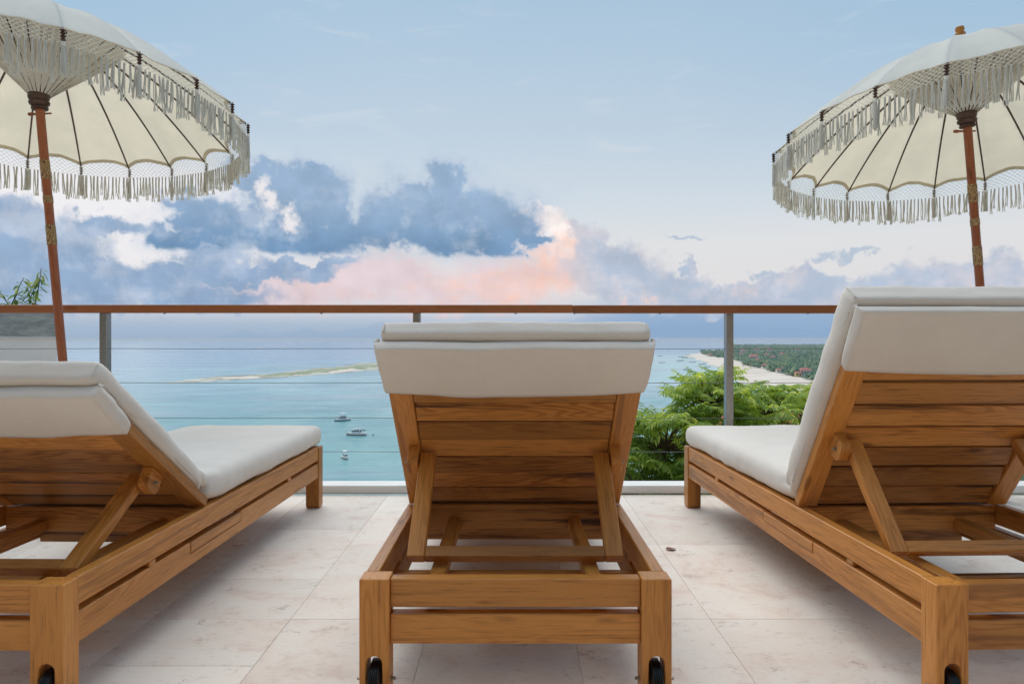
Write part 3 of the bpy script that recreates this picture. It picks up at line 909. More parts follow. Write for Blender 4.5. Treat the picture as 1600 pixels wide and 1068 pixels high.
def lounger(label, x, y, rz, theta, seed, leg_w=0.069, cush=0.060, cdx=0.0, ext=0.0, hood0=0.548):
    t = thing("sun_lounger", label, "sun lounger", (x, y, 0), rz, "teak sun loungers facing the sea")
    rng = random.Random(seed)
    th = R(theta)
    lm = near_leg_mesh(leg_w); lm.materials.append(TEAK)
    LW = leg_w
    # legs at the head end, with wheels
    for s in (-1, 1):
        # local Y of the leg mesh is up
        M = Matrix(((0, -1, 0), (0, 0, -1), (1, 0, 0))).to_4x4()
        M.translation = (s * (HW - LW / 2), 0.029, 0.022)
        lg = link("leg", lm, None, t, mw=M)
        wm = Matrix.Translation((s * (HW - LW / 2), 0.030, 0.058))
        link("wheel", WHEEL, None, t, mw=wm)
        for q in (-1, 1):
            bmx = Matrix.Translation((s * (HW - LW / 2) + q * LW / 2, 0.030, 0.070)) @ Matrix.Rotation(q * PI / 2, 4, 'Y')
            link("bolt", BOLTM, None, t, mw=bmx)
    # legs at the foot end, rounded at the outer bottom corner
    pts = [(-0.0325, 0.012), (-0.022, 0.0), (0.010, 0.0)]
    for k in range(1, 7):
        a = -PI / 2 + PI / 2 * k / 6
        pts.append((0.010 + 0.0225 * math.cos(a), 0.0225 + 0.0225 * math.sin(a)))
    pts += [(0.0325, 0.312), (-0.0325, 0.312)]
    fm = bm_mesh(extrude_poly([(y_, -x_) for x_, y_ in pts], 0.068, 0.002), "leg"); fm.materials.append(TEAK)
    for s in (-1, 1):
        M = Matrix(((0, 0, 1), (0, -1, 0), (1, 0, 0))).to_4x4()
        M.translation = (s * (HW - 0.034), 1.9775, 0.0)
        link("leg", fm, None, t, mw=M)
    xi = HW - LW
    for yy in (0.031, 1.9775):
        board(t, "end_rail", (-xi, yy, 0.2755), (xi, yy, 0.2755), 0.066, 0.034, (0, 0, 1), TEAK)
        board(t, "end_rail", (-xi, yy, 0.192), (xi, yy, 0.192), 0.069, 0.034, (0, 0, 1), TEAK)
    xs = HW - 0.004 - 0.016
    for s in (-1, 1):
        board(t, "side_rail", (s * xs, 0.0585, 0.2785), (s * xs, 1.9445, 0.2785), 0.067, 0.032, (0, 0, 1), TEAK)
        # lower rail notched for the slide out tray
        a0, a1 = 0.60, 0.99
        pts = [(0.0585, 0.157), (1.9445, 0.157), (1.9445, 0.229), (a1, 0.229), (a1, 0.193), (a0, 0.193), (a0, 0.229), (0.0585, 0.229)]
        bm = extrude_poly([(p_[0] - 1.0, p_[1] - 0.193) for p_ in pts], 0.032, 0.002)
        M = Matrix(((0, 0, 1), (1, 0, 0), (0, 1, 0))).to_4x4()
        M.translation = (s * xs, 1.0, 0.193)
        # board grain runs along local X of the mesh
        link("side_rail", bm_mesh(bm, "side_rail"), TEAK, t, mw=M)
        board(t, "tray_edge", (s * (xs + 0.0015), a0 + 0.003, 0.2115), (s * (xs + 0.0015), a1 - 0.003, 0.2115), 0.033, 0.032, (0, 0, 1), TEAK)
        for yy in (0.385, 1.52):
            board(t, "spacer_block", (s * xs, yy - 0.017, 0.237), (s * xs, yy + 0.017, 0.237), 0.0155, 0.030, (0, 0, 1), TEAK)
    xin = xs - 0.0165
    board(t, "cross_beam", (-xin, 0.738, 0.268), (xin, 0.738, 0.268), 0.082, 0.026, (0, 0, 1), TEAK_SLAT)
    board(t, "cross_beam", (-xin, 0.90, 0.168), (xin, 0.90, 0.168), 0.05, 0.026, (0, 0, 1), TEAK_SLAT)
    board(t, "cross_beam", (-xin, 0.30, 0.203), (xin, 0.30, 0.203), 0.052, 0.028, (0, 0, 1), TEAK_SLAT)
    for s in (-1, 1):
        board(t, "rack_bar", (s * 0.20, 0.05, 0.247), (s * 0.20, 0.7245, 0.247), 0.036, 0.04, (0, 0, 1), TEAK)
    for yy in (0.80, 0.895, 0.99, 1.085, 1.18, 1.275, 1.37, 1.465, 1.56, 1.655, 1.75, 1.845, 1.92):
        board(t, "seat_slat", (-xin, yy, 0.294), (xin, yy, 0.294), 0.066, 0.018, (0, 1, 0), TEAK_SLAT)
    # back: everything in (s, n) along the tilted back
    hy, hz = 0.715, 0.3135
    tv = Vector((0, -math.cos(th), math.sin(th)))
    nv = Vector((0, math.sin(th), math.cos(th)))
    O = Vector((0, hy, hz))
    P = lambda x_, s_, n_: O + Vector((x_, 0, 0)) + tv * s_ + nv * n_
    for s in (-1, 1):
        board(t, "back_stile", P(s * 0.320, 0.0, 0.015), P(s * 0.320, 0.722, 0.015), 0.065, 0.030, (1, 0, 0), TEAK)
    k = 0
    s_ = 0.002
    while s_ + 0.074 < 0.735:
        tilt = R(rng.uniform(-2.5, 2.5)) + R(7.0)
        c = s_ + 0.039
        dn = tv * math.cos(tilt) + nv * math.sin(tilt)
        n0 = 0.015 + rng.uniform(-0.003, 0.003)
        board(t, "back_slat", P(-0.2872, c, n0), P(0.2872, c, n0), 0.071, 0.017, dn, TEAK_SLAT)
        s_ += 0.084
    # pivot blocks and prop frame
    sp, npv = 0.285, -0.036
    bp = []
    for a in range(9):
        an = PI / 2 + PI * a / 8
    prof = [(-0.034, 0.0), (-0.034, -0.042)]
    for a in range(1, 6):
        an = PI + PI / 2 * a / 6
        prof.append((-0.012 + 0.022 * math.cos(an), -0.042 + 0.022 * math.sin(an)))
    prof += [(0.012, -0.064)]
    for a in range(1, 6):
        an = -PI / 2 + PI / 2 * a / 6
        prof.append((0.012 + 0.022 * math.cos(an), -0.042 + 0.022 * math.sin(an)))
    prof += [(0.034, -0.042), (0.034, 0.0)]
    bm = extrude_poly(prof, 0.032, 0.002)
    pm = bm_mesh(bm, "pivot_block"); pm.materials.append(TEAK)
    pivot = P(0, sp, npv)
    zb = 0.283
    Lp = 0.335
    dz = pivot.z - zb
    yb = pivot.y - math.sqrt(max(0.001, Lp * Lp - dz * dz))
    foot = Vector((0, yb, zb))
    pd = (foot - pivot).normalized()
    for s in (-1, 1):
        M = Matrix((tv, nv, tv.cross(nv))).transposed().to_4x4()
        M.translation = P(s * 0.3045, sp, -0.0005)
        pbk = link("pivot_block", pm, None, t, mw=M)
        bx = M.inverted() @ (Matrix.Translation(P(s * 0.3205, sp, npv)) @ Matrix.Rotation(s * PI / 2, 4, 'Y'))
        link("bolt", BOLTM, None, pbk, mw=bx)
        xo = s * 0.2625
        board(t, "prop_leg", pivot + Vector((xo, 0, 0)) - pd * 0.025, foot + Vector((xo, 0, 0)), 0.047, 0.03, (1, 0, 0), TEAK)
    cb = foot - pd * 0.017
    board(t, "prop_bar", cb + Vector((-0.2388, 0, 0)), cb + Vector((0.2388, 0, 0)), 0.034, 0.028, pd, TEAK)
    # cushions
    sc = link("seat_cushion", cushion_mesh("seat_cushion", 1.295, 0.694, 0.098, 0.027, 0.018, seed, (1.0, 0)), FABRIC, t, loc=(0, 0.733, 0.314))
    M = Matrix((Vector((-1, 0, 0)), tv, nv)).transposed().to_4x4()
    M.translation = P(cdx, 0.018, 0.0315)
    bc = link("back_cushion", cushion_mesh("back_cushion", 0.732 + ext, 0.704, cush, 0.014, 0.006, seed + 11, (1.0, 0.08)), FABRIC, t, mw=M)
    # piped seams at the top corners of the back cushion and along its front edges
    for sg in (-1, 1):
        bm = bmesh.new()
        add_tube(bm, [(sg * (0.352 - 0.003), 0.732 + ext - 0.003, 0.012 + (cush - 0.024) * k_ / 6) for k_ in range(7)], 0.0022, 5)
        link("piping", bm_mesh(bm, "piping", True), PIPING, bc)
        bm = bmesh.new()
        add_tube(bm, [(sg * (0.352 + 0.002), 0.05 + 0.65 * k_ / 24, 0.013 + 0.0015 * mn.noise(Vector((k_ * .4, sg, seed)))) for k_ in range(25)], 0.0022, 5)
        link("piping", bm_mesh(bm, "piping", True), PIPING, bc)
    hm = flap_mesh(seed + 20, s0=hood0 + ext * 0.5, s1=0.727 + ext)
    hd = link("hood", hm, FABRIC, t, mw=None)
    M = Matrix((Vector((1, 0, 0)), tv, nv)).transposed().to_4x4()
    M.translation = O
    hd.matrix_basis = M
    md = hd.modifiers.new("thickness", 'SOLIDIFY'); md.thickness = 0.003; md.offset = 0.0
    return t

lounger("teak sun lounger with the lowest backrest, left of the middle one", -1.011 - HW, 1.541, -R(0.8), 34.6, 3, 0.076, 0.062)
lounger("teak sun lounger in the middle of the terrace, seen squarely from behind", 0.008, 1.574, R(0.0), 46.3, 14, 0.069, 0.058, hood0=0.566)
lounger("teak sun lounger with the steepest backrest, right of the middle one", 0.957 + HW, 1.549, R(1.8), 57.0, 27, 0.074, 0.084, -0.016, 0.018)

# ================================================================== UMBRELLAS
NR = 22
RU = 0.90
def umbrella(label, foot, top, rim_c, tilt, phase, seed, hub_dz=0.03):
    foot, top, rim_c = Vector(foot), Vector(top), Vector(rim_c)
    t = thing("garden_umbrella", label, "umbrella", foot, 0, "fringed white umbrellas beside the loungers")
    rel = lambda q: Vector(q) - foot
    ax = (top - foot).normalized()
    zrel = lambda z: foot + ax * ((z - foot.z) / ax.z)
    rng = random.Random(seed)
    # base and pole
    bm = bmesh.new()
    add_lathe(bm, [(0.20, 0.0), (0.205, 0.01), (0.205, 0.05), (0.19, 0.065), (0.04, 0.07), (0.036, 0.22), (0.03, 0.225)], 28)
    link("umbrella_base", bm_mesh(bm, "umbrella_base", True, 40), GROUT, t)
    Mp = ax.to_track_quat('Z', 'X').to_matrix().to_4x4()
    # pole grain along local X: build the pole along X
    Mx = Mp @ Matrix.Rotation(-PI / 2, 4, 'Y')
    bm = bmesh.new()
    Lp = (top - foot).length - 0.02
    add_tube(bm, [(0.02 + (Lp - 0.02) * k / 8, 0, 0) for k in range(9)], 0.0195, 16)
    link("pole", bm_mesh(bm, "pole", True, 50), POLEWOOD, t, mw=Mx)
    bm = bmesh.new()
    add_lathe(bm, [(0.016, 0.0), (0.024, 0.006), (0.024, 0.014), (0.016, 0.02), (0.021, 0.032), (0.019, 0.044), (0.004, 0.052)], 14)
    M = Mp.copy(); M.translation = ax * Lp
    link("finial", bm_mesh(bm, "finial", True, 50), TEAK, t, mw=M)
    # gilded carved bands
    zr = rim_c.z
    for (dz, hgt) in ((-0.295, 0.085), (-0.435, 0.03), (-0.60, 0.09)):
        c0 = zrel(zr + dz)
        bm = bmesh.new()
        add_lathe(bm, [(0.0195, -hgt / 2 - 0.003), (0.0212, -hgt / 2), (0.0212, hgt / 2), (0.0195, hgt / 2 + 0.003)], 18)
        M = Mp.copy(); M.translation = rel(c0)
        link("carved_band", bm_mesh(bm, "carved_band", True, 50), BAND, t, mw=M)
    # rim frame
    u3 = Vector(tilt).normalized()
    X = (Vector((1, 0, 0)) - u3 * u3.x).normalized()
    Y = u3.cross(X)
    F = Matrix((X, Y, u3)).transposed()
    HC = 0.445
    def surf(phi_gap, r):
        """point of the cloth; phi_gap = rib index + fraction, r = 0..1"""
        g = math.floor(phi_gap); fr = phi_gap - g
        a0 = phase + 2 * PI * g / NR; a1 = phase + 2 * PI * (g + 1) / NR
        z = HC * (1 - r ** 1.7) 
        p0 = Vector((math.sin(a0), math.cos(a0), 0)) * r * RU
        p1 = Vector((math.sin(a1), math.cos(a1), 0)) * r * RU
        q = p0.lerp(p1, fr)
        w = 4 * fr * (1 - fr)
        q *= (1 - 0.012 * w * r)
        wr = mn.noise(Vector((phi_gap * 1.3, r * 5, seed))) * 0.016 * w * r + mn.noise(Vector((phi_gap * 4.5, r * 6, seed + 3))) * 0.009 * r * w
        q.z = z - 0.012 * w * r + wr
        return q
    def edge_r(fr):
        return 1 - 0.040 * 4 * fr * (1 - fr)
    W = lambda q: F @ q + rel(rim_c)
    # canopy cloth, hem
    SUB = 8
    NRAD = 16
    bm = bmesh.new(); bh = bmesh.new()
    rings, hr = [], []
    for j in range(NRAD + 1):
        ring = []
        for i in range(NR * SUB):
            pg = i / SUB
            er = edge_r(pg - math.floor(pg))
            ring.append(bm.verts.new(W(surf(pg, 0.03 + (er - 0.03) * j / NRAD))))
        rings.append(ring)
    n = NR * SUB
    for j in range(NRAD):
        for i in range(n):
            bm.faces.new((rings[j][i], rings[j][(i + 1) % n], rings[j + 1][(i + 1) % n], rings[j + 1][i]))
    bmesh.ops.recalc_face_normals(bm, faces=bm.faces)
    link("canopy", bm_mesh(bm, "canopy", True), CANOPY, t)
    for r0, dz in ((0.983, -0.003), (1.003, -0.003), (1.004, 0.002)):
        ring = []
        for i in range(n):
            pg = i / SUB
            er = edge_r(pg - math.floor(pg))
            q = surf(pg, er * r0); q.z += dz
            ring.append(bh.verts.new(W(q)))
        hr.append(ring)
    for j in range(2):
        for i in range(n):
            bh.faces.new((hr[j][i], hr[j][(i + 1) % n], hr[j + 1][(i + 1) % n], hr[j + 1][i]))
    link("hem", bm_mesh(bh, "hem", True), HEM, t)
    # ribs, each its own piece
    hub_top = Vector((0, 0, 0.055))
    hub_world = zrel(rim_c.z + hub_dz)
    hubL = F.inverted() @ (hub_world - rim_c)
    for g in range(NR):
        bm = bmesh.new()
        pts = []
        for k in range(13):
            r = 0.05 + 0.95 * k / 12
            q = surf(g, r); q.z -= 0.008
            pts.append(W(q))
        add_tube(bm, pts, [0.0062 - 0.002 * k / 12 for k in range(13)], 5)
        rib = link("rib", bm_mesh(bm, "rib", True, 60), DARKWOOD, t)
        bm = bmesh.new()
        a = phase + 2 * PI * g / NR
        q0 = hubL + Vector((math.sin(a) * 0.036, math.cos(a) * 0.036, 0.02))
        q1 = surf(g, 0.37); q1.z -= 0.012
        add_tube(bm, [W(q0), W(q1)], 0.0045, 5)
        link("strut", bm_mesh(bm, "strut"), DARKWOOD, rib)
    # turned hub under the struts, with its peg
    bm = bmesh.new()
    add_lathe(bm, [(0.021, -0.045), (0.034, -0.043), (0.036, -0.035), (0.031, -0.028), (0.041, -0.020), (0.044, -0.010), (0.038, -0.002),
                   (0.043, 0.006), (0.045, 0.018), (0.040, 0.028), (0.022, 0.032)], 20)
    M = Mp.copy(); M.translation = rel(hub_world)
    hub = link("hub", bm_mesh(bm, "hub", True, 40), DARKWOOD, t, mw=M)
    bm = bmesh.new()
    add_tube(bm, [(-0.062, 0.01, -0.056), (-0.052, 0.01, -0.057), (-0.03, 0.01, -0.058), (0.045, 0.01, -0.062)], [0.007, 0.009, 0.005, 0.004], 8)
    link("peg", bm_mesh(bm, "peg", True, 50), POLEWOOD, hub)
    # woven thread: cone round the struts and the webs between them
    bm = bmesh.new()
    NS = NR * 12
    for k in range(NS):
        pg = k * NR / NS
        a = phase + 2 * PI * pg / NR
        q0 = hubL + Vector((math.sin(a) * 0.045, math.cos(a) * 0.045, 0.026))
        for tw in (0.0, 0.9, -0.9, 2.0, -2.0):
            rr = 0.33 + 0.05 * rng.random()
            q1 = surf((pg + tw) % NR, rr); q1.z -= 0.020
            mid = q0.lerp(q1, 0.5) + Vector((0, 0, -0.004 * rng.random()))
            add_tube(bm, [W(q0), W(mid), W(q1)], 0.0017, 3, False)
    o = link("thread_web", bm_mesh(bm, "thread_web"), STRING, t); o["kind"] = "stuff"
    # knotted net below the hem
    bm = bmesh.new()
    DROP = 0.062
    NC, NRW = 10, 4
    def net_pt(pg, v_):
        fr = pg - math.floor(pg)
        e = W(surf(pg % NR, edge_r(fr) * 1.0))
        g0 = math.floor(pg)
        lowa = W(surf(g0 % NR, 1.0)); lowb = W(surf((g0 + 1) % NR, 1.0))
        lo = lowa.lerp(lowb, fr) + Vector((0, 0, -DROP))
        q = e.lerp(lo, v_)
        return q
    for g in range(NR):
        for i in range(NC):
            for j in range(NRW):
                for s_ in (0, 1):
                    ia, ib = (i, i + 1) if s_ == 0 else (i + 1, i)
                    p0 = net_pt(g + ia / NC * 0.9999, j / NRW); p1 = net_pt(g + ib / NC * 0.9999, (j + 1) / NRW)
                    add_tube(bm, [p0, p1], 0.00115, 3, False)
    o = link("net_trim", bm_mesh(bm, "net_trim"), STRING, t)
    # fringe strands hang from the net, each one its own piece
    PER = 13
    for g in range(NR):
        for i in range(PER):
            fr = (i + 0.5 + rng.uniform(-0.12, 0.12)) / PER
            p = net_pt(g + fr, 1.0)
            M = Matrix.Translation(p) @ Euler((rng.gauss(0, .025), rng.gauss(0, .03), rng.uniform(0, 6.28))).to_matrix().to_4x4() @ Matrix.Diagonal((1, 1, rng.uniform(0.80, 1.12), 1))
            link("fringe_strand", STRANDS[rng.randrange(len(STRANDS))], None, t, mw=M)
    for g in range(NR):
        p = W(surf(g, 1.012))
        M = Matrix.Translation(p) @ Euler((rng.uniform(-.04, .04), rng.uniform(-.04, .04), rng.uniform(0, 6))).to_matrix().to_4x4()
        ta = link("tassel", TASSEL, None, t, mw=M)
        link("bead", BEAD, None, ta)
    return t

def make_band():
    m, b, p, o = material("gilded_carving")
    tc = b.new('ShaderNodeTexCoord')
    sep = b.new('ShaderNodeSeparateXYZ'); b.put(sep.inputs[0], tc.outputs['Object'])
    ang = b.m('ARCTAN2', sep.outputs[0], sep.outputs[1])
    v = b.comb(b.m('MULTIPLY', ang, 1.9), b.m('MULTIPLY', sep.outputs[2], 90.0), 0)
    vo = b.new('ShaderNodeTexVoronoi', feature='DISTANCE_TO_EDGE'); b.put(vo.inputs['Vector'], v); b.put(vo.inputs['Scale'], 1.6)
    f = b.smooth(vo.outputs['Distance'], 0.05, 0.16)
    b.put(p.inputs['Base Color'], b.mix(f, (0.13, 0.04, 0.02), (0.62, 0.42, 0.18)))
    b.put(p.inputs['Roughness'], 0.45); b.put(p.inputs['Metallic'], b.m('MULTIPLY', f, 0.25))
    bp = b.new('ShaderNodeBump'); b.put(bp.inputs['Strength'], 0.5); b.put(bp.inputs['Distance'], 0.002)
    b.put(bp.inputs['Height'], f); b.put(p.inputs['Normal'], bp.outputs[0])
    return m
BAND = make_band()
STRANDS = []
for q in range(8):
    rg = random.Random(50 + q)
    bm = bmesh.new()
    ln = 0.135
    for ply in range(4):
        a = ply * PI / 2 + rg.random()
        pts, rad = [], []
        bx, by = rg.uniform(-.005, .005), rg.uniform(-.005, .005)
        for k in range(6):
            tt = k / 5
            sp = 0.0022 + 0.0085 * max(0, tt - 0.35) ** 1.3
            pts.append((math.cos(a + tt * 2) * sp + bx * math.sin(PI * tt), math.sin(a + tt * 2) * sp + by * math.sin(PI * tt), -ln * tt))
            rad.append((0.0024 + 0.0006 * (q % 3)) * (1.0 if tt < 0.8 else 0.8))
        add_tube(bm, pts, rad, 3, False)
    me = bm_mesh(bm, "fringe_strand", True); me.materials.append(STRING); STRANDS.append(me)
bm = bmesh.new()
rg = random.Random(9)
add_lathe(bm, [(0.002, -0.045), (0.007, -0.050), (0.008, -0.062), (0.006, -0.066)], 10)
for k in range(14):
    a = 2 * PI * k / 14 + rg.uniform(-.2, .2); rr = rg.uniform(0.4, 1)
    add_tube(bm, [(math.cos(a) * 0.005 * rr, math.sin(a) * 0.005 * rr, -0.060), (math.cos(a) * 0.010 * rr, math.sin(a) * 0.010 * rr, -0.10), (math.cos(a) * 0.0125 * rr, math.sin(a) * 0.0125 * rr, -0.165 - rg.uniform(0, .012))], 0.0032, 4, False)
TASSEL = bm_mesh(bm, "tassel", True); TASSEL.materials.append(STRING)
bm = bmesh.new()
add_lathe(bm, [(0.003, 0.004), (0.005, 0.0), (0.011, -0.006), (0.004, -0.011), (0.0105, -0.017), (0.004, -0.023), (0.0105, -0.029), (0.004, -0.035), (0.0095, -0.041), (0.004, -0.047)], 10)
BEAD = bm_mesh(bm, "bead", True, 50); BEAD.materials.append(DARKWOOD)

umbrella("fringed cream umbrella on a wooden pole beside the left lounger", (-2.0365, 3.2, 0), (-2.258 - 0.003, 3.2, 2.465), (-2.206, 3.2, 1.951), (-0.012, 0.067, 1), -0.673, 5)
umbrella("fringed cream umbrella on a wooden pole behind the right lounger", (2.392, 3.36, 0), (2.205, 3.36, 2.372), (2.254, 3.36, 1.873), (-0.009, 0.103, 1), 0.671, 6, 0.075)

# ================================================================== PLANTS
def frond_mesh(seed, ln=0.34, pairs=8, leaf=0.078, wid=0.026, droop=0.55):
    """compound leaf: arching stalk with pairs of pointed leaflets. Grows along +X, up is +Z"""
    rg = random.Random(seed)
    vs, fs = [], []
    def stalk(s_):
        return Vector((ln * s_ * (1 - 0.12 * s_), 0.02 * math.sin(3 * s_ + seed), ln * (0.30 * s_ - droop * s_ * s_)))
    for k in range(7):
        p = stalk(k / 6); r = 0.0022 * (1 - 0.6 * k / 6)
        vs += [(p.x, p.y - r, p.z), (p.x, p.y + r, p.z), (p.x, p.y, p.z + r)]
    for k in range(6):
        for e in range(3):
            a, c = k * 3 + e, k * 3 + (e + 1) % 3
            fs.append((a, c, c + 3, a + 3))
    def leaflet(p, d, up, L, w):
        side = d.cross(up).normalized()
        upn = side.cross(d).normalized()
        b0 = len(vs)
        tipd = Vector((0, 0, -0.32 * L))
        pts = [p, p + d * L * 0.38 + side * w * 0.5 + upn * 0.12 * w, p + d * L * 0.42 - upn * 0.10 * w, p + d * L * 0.38 - side * w * 0.5 + upn * 0.12 * w,
               p + d * L * 0.74 + side * w * 0.30 + tipd * 0.4, p + d * L * 0.74 - side * w * 0.30 + tipd * 0.4, p + d * L * 0.96 + tipd]
        for q in pts: vs.append(tuple(q))
        for f in ((0, 1, 2), (0, 2, 3), (1, 4, 2), (2, 4, 6), (2, 6, 5), (2, 5, 3)):
            fs.append(tuple(b0 + i for i in f))
    for k in range(pairs):
        s_ = 0.16 + 0.80 * k / (pairs - 1)
        p = stalk(s_)
        tan = (stalk(min(1, s_ + 0.02)) - stalk(s_ - 0.02)).normalized()
        for sg in (-1, 1):
            sz = (0.75 + 0.5 * math.sin(PI * min(1, s_ + 0.1))) * rg.uniform(0.85, 1.12)
            d = (tan * 0.55 + Vector((0, sg, 0)) * 0.8 + Vector((0, 0, -0.32 + rg.uniform(-.15, .15)))).normalized()
            leaflet(p, d, Vector((0, 0, 1)), leaf * sz, wid * sz)
    leaflet(stalk(0.99), (stalk(1) - stalk(0.95)).normalized(), Vector((0, 0, 1)), leaf, wid)
    return vs, fs

FRONDS = [frond_mesh(i, 0.25 + 0.02 * i, 5 + i % 3, 0.078 + 0.004 * i, 0.031 + 0.002 * (i % 3), 0.22 + 0.12 * (i % 3)) for i in range(6)]
FROND_ME = []
for vs_, fs_ in FRONDS:
    me = py_mesh("leaf", vs_, fs_, False); me.materials.append(LEAF); FROND_ME.append(me)

def leafy_tree(label, base, fork, blobs, n_ros, n_obj, seed, sc=1.0):
    """trunk, limbs to the rosettes and arching compound leaves; blobs = (centre, radii) of the crown"""
    rg = random.Random(seed)
    base = Vector(base); fork = Vector(fork)
    t = thing("leafy_tree", label, "tree", base, 0, "leafy green trees below the railing")
    bm = bmesh.new()
    add_tube(bm, [Vector((0, 0, -0.3)), (fork - base) * 0.35 + Vector((0.06, 0.04, 0)), (fork - base) * 0.7 + Vector((-0.05, 0, 0)), fork - base], [0.11, 0.09, 0.07, 0.055], 9)
    link("trunk", bm_mesh(bm, "trunk", True), BARK, t)
    ros = []
    tries = 0
    while len(ros) < n_ros and tries < 20000:
        tries += 1
        c, r = blobs[rg.randrange(len(blobs))]
        d = Vector((rg.gauss(0, 1), rg.gauss(0, 1), rg.gauss(0.25, 1))).normalized()
        f = rg.uniform(0.62, 1.0)
        p = Vector(c) + Vector((d.x * r[0], d.y * r[1], d.z * r[2])) * f
        if any((p - q[0]).length < 0.115 * sc for q in ros): continue
        ros.append((p, d))
    bm = bmesh.new()
    mats = []
    limbs = {}
    for (p, d) in ros:
        # twig: runs back from the rosette towards the limb of its blob
        ci = min(range(len(blobs)), key=lambda i: (Vector(blobs[i][0]) - p).length)
        cc = Vector(blobs[ci][0]) - Vector((0, 0, blobs[ci][1][2] * 0.45))
        limbs.setdefault(ci, cc)
        mid = p.lerp(cc, 0.5) + Vector((rg.uniform(-.04, .04), rg.uniform(-.04, .04), 0.05))
        add_tube(bm, [cc - base, mid - base, p - base], [0.013, 0.008, 0.0045], 4, False)
        nf = rg.randint(6, 8)
        a0 = rg.uniform(0, 6.28)
        for k in range(nf):
            az = a0 + 2 * PI * k / nf + rg.uniform(-.25, .25)
            pitch = rg.uniform(-0.75, 0.45)
            s_ = sc * rg.uniform(0.8, 1.15)
            M = Matrix.Translation(p - base) @ Euler((0, pitch, az)).to_matrix().to_4x4() @ Matrix.Diagonal((s_, s_, s_, 1))
            mats.append((p, M, rg.randrange(len(FRONDS))))
    for cc in limbs.values():
        m1 = fork.lerp(cc, 0.5) + Vector((rg.uniform(-.1, .1), 0, 0.08))
        add_tube(bm, [fork - base, m1 - base, cc - base], [0.05, 0.03, 0.016], 6, False)
    link("branches", bm_mesh(bm, "branches", True), BARK, t)
    # leaves nearest the terrace are single pieces, the rest one mass
    mats.sort(key=lambda q: q[0].y - 0.25 * q[0].z)
    for (p, M, k) in mats[:n_obj]:
        link("leaf", FROND_ME[k], None, t, mw=M)
    vs, fs = [], []
    for (p, M, k) in mats[n_obj:]:
        b0 = len(vs)
        v_, f_ = FRONDS[k]
        vs += [tuple(M @ Vector(q)) for q in v_]
        fs += [tuple(b0 + i for i in f) for f in f_]
    if vs:
        o = link("foliage", py_mesh("foliage", vs, fs), LEAF, t); o["kind"] = "stuff"
    return t

leafy_tree("bushy green tree with feathery leaves between the middle and right loungers", (1.2, 6.0, -4.1), (1.2, 5.9, -1.3),
           [((1.25, 5.6, 0.06), (0.40, 0.55, 0.28)), ((1.05, 5.7, -0.35), (0.5, 0.6, 0.42)), ((1.45, 5.7, -0.45), (0.5, 0.6, 0.45)), ((1.15, 5.6, -0.8), (0.6, 0.6, 0.4)), ((0.65, 5.8, -0.75), (0.45, 0.6, 0.45))],
           190, 170, 21, 0.62)
leafy_tree("taller green tree with feathery leaves behind the right lounger's seat", (2.1, 6.6, -4.4), (2.1, 6.4, -1.2),
           [((1.66, 5.75, 0.37), (0.30, 0.4, 0.20)), ((1.75, 5.9, 0.10), (0.42, 0.5, 0.32)), ((2.25, 5.9, 0.28), (0.38, 0.5, 0.18)), ((2.55, 6.0, 0.15), (0.5, 0.6, 0.33)), ((2.1, 6.0, -0.1), (0.6, 0.6, 0.35)), ((2.0, 6.0, -0.55), (0.8, 0.6, 0.4))],
           175, 130, 33, 0.62)

# shrub in the planter at the far left
def planter_shrub():
    base = Vector((-3.52, 4.75, 0.99))
    t = thing("planter_shrub", "green shrub with drooping pointed leaves in the grey stone planter", "shrub", base, 0)
    rg = random.Random(77)
    vs, fs = [], []
    L, w = 0.085, 0.024
    pts = [(0, 0, 0), (L * .4, w / 2, .003), (L * .42, 0, -.002), (L * .4, -w / 2, .003), (L * .75, w * .3, -.008), (L * .75, -w * .3, -.008), (L, 0, -.022)]
    lm = py_mesh("leaf", pts, [(0, 1, 2), (0, 2, 3), (1, 4, 2), (2, 4, 6), (2, 6, 5), (2, 5, 3)]); lm.materials.append(SHRUB)
    for (dx, dy, h, lean) in ((0.0, 0, 0.30, 0.10), (0.10, 0.05, 0.27, 0.06), (0.21, -0.03, 0.36, 0.05), (0.17, 0.05, 0.24, -0.05), (-0.14, 0.02, 0.28, -0.08), (-0.22, 0.0, 0.22, 0.1), (0.04, 0.08, 0.2, -0.12), (-0.4, 0, 0.34, 0.1), (-0.6, 0.05, 0.28, -0.05)):
        p0 = Vector((dx, dy, 0)); st = []
        for k in range(6):
            tt = k / 5
            st.append(p0 + Vector((lean * tt * 1.2 + rg.uniform(-.008, .008), rg.uniform(-.008, .008), h * tt)))
        bm = bmesh.new(); add_tube(bm, st, [0.005 - 0.0006 * k for k in range(6)], 5)
        link("stem", bm_mesh(bm, "stem", True), BARK, t)
        for k in range(int(27 * h / 0.3)):
            tt = rg.uniform(0.25, 1.0)
            i = min(4, int(tt * 5)); p = st[i].lerp(st[i + 1], tt * 5 - i)
            s_ = rg.uniform(0.6, 1.05)
            M = Matrix.Translation(p) @ Euler((rg.uniform(-.4, .4), rg.uniform(-0.2, 0.9), rg.uniform(0, 6.28))).to_matrix().to_4x4() @ Matrix.Diagonal((s_, s_, s_, 1))
            link("leaf", lm, None, t, mw=M)
planter_shrub()

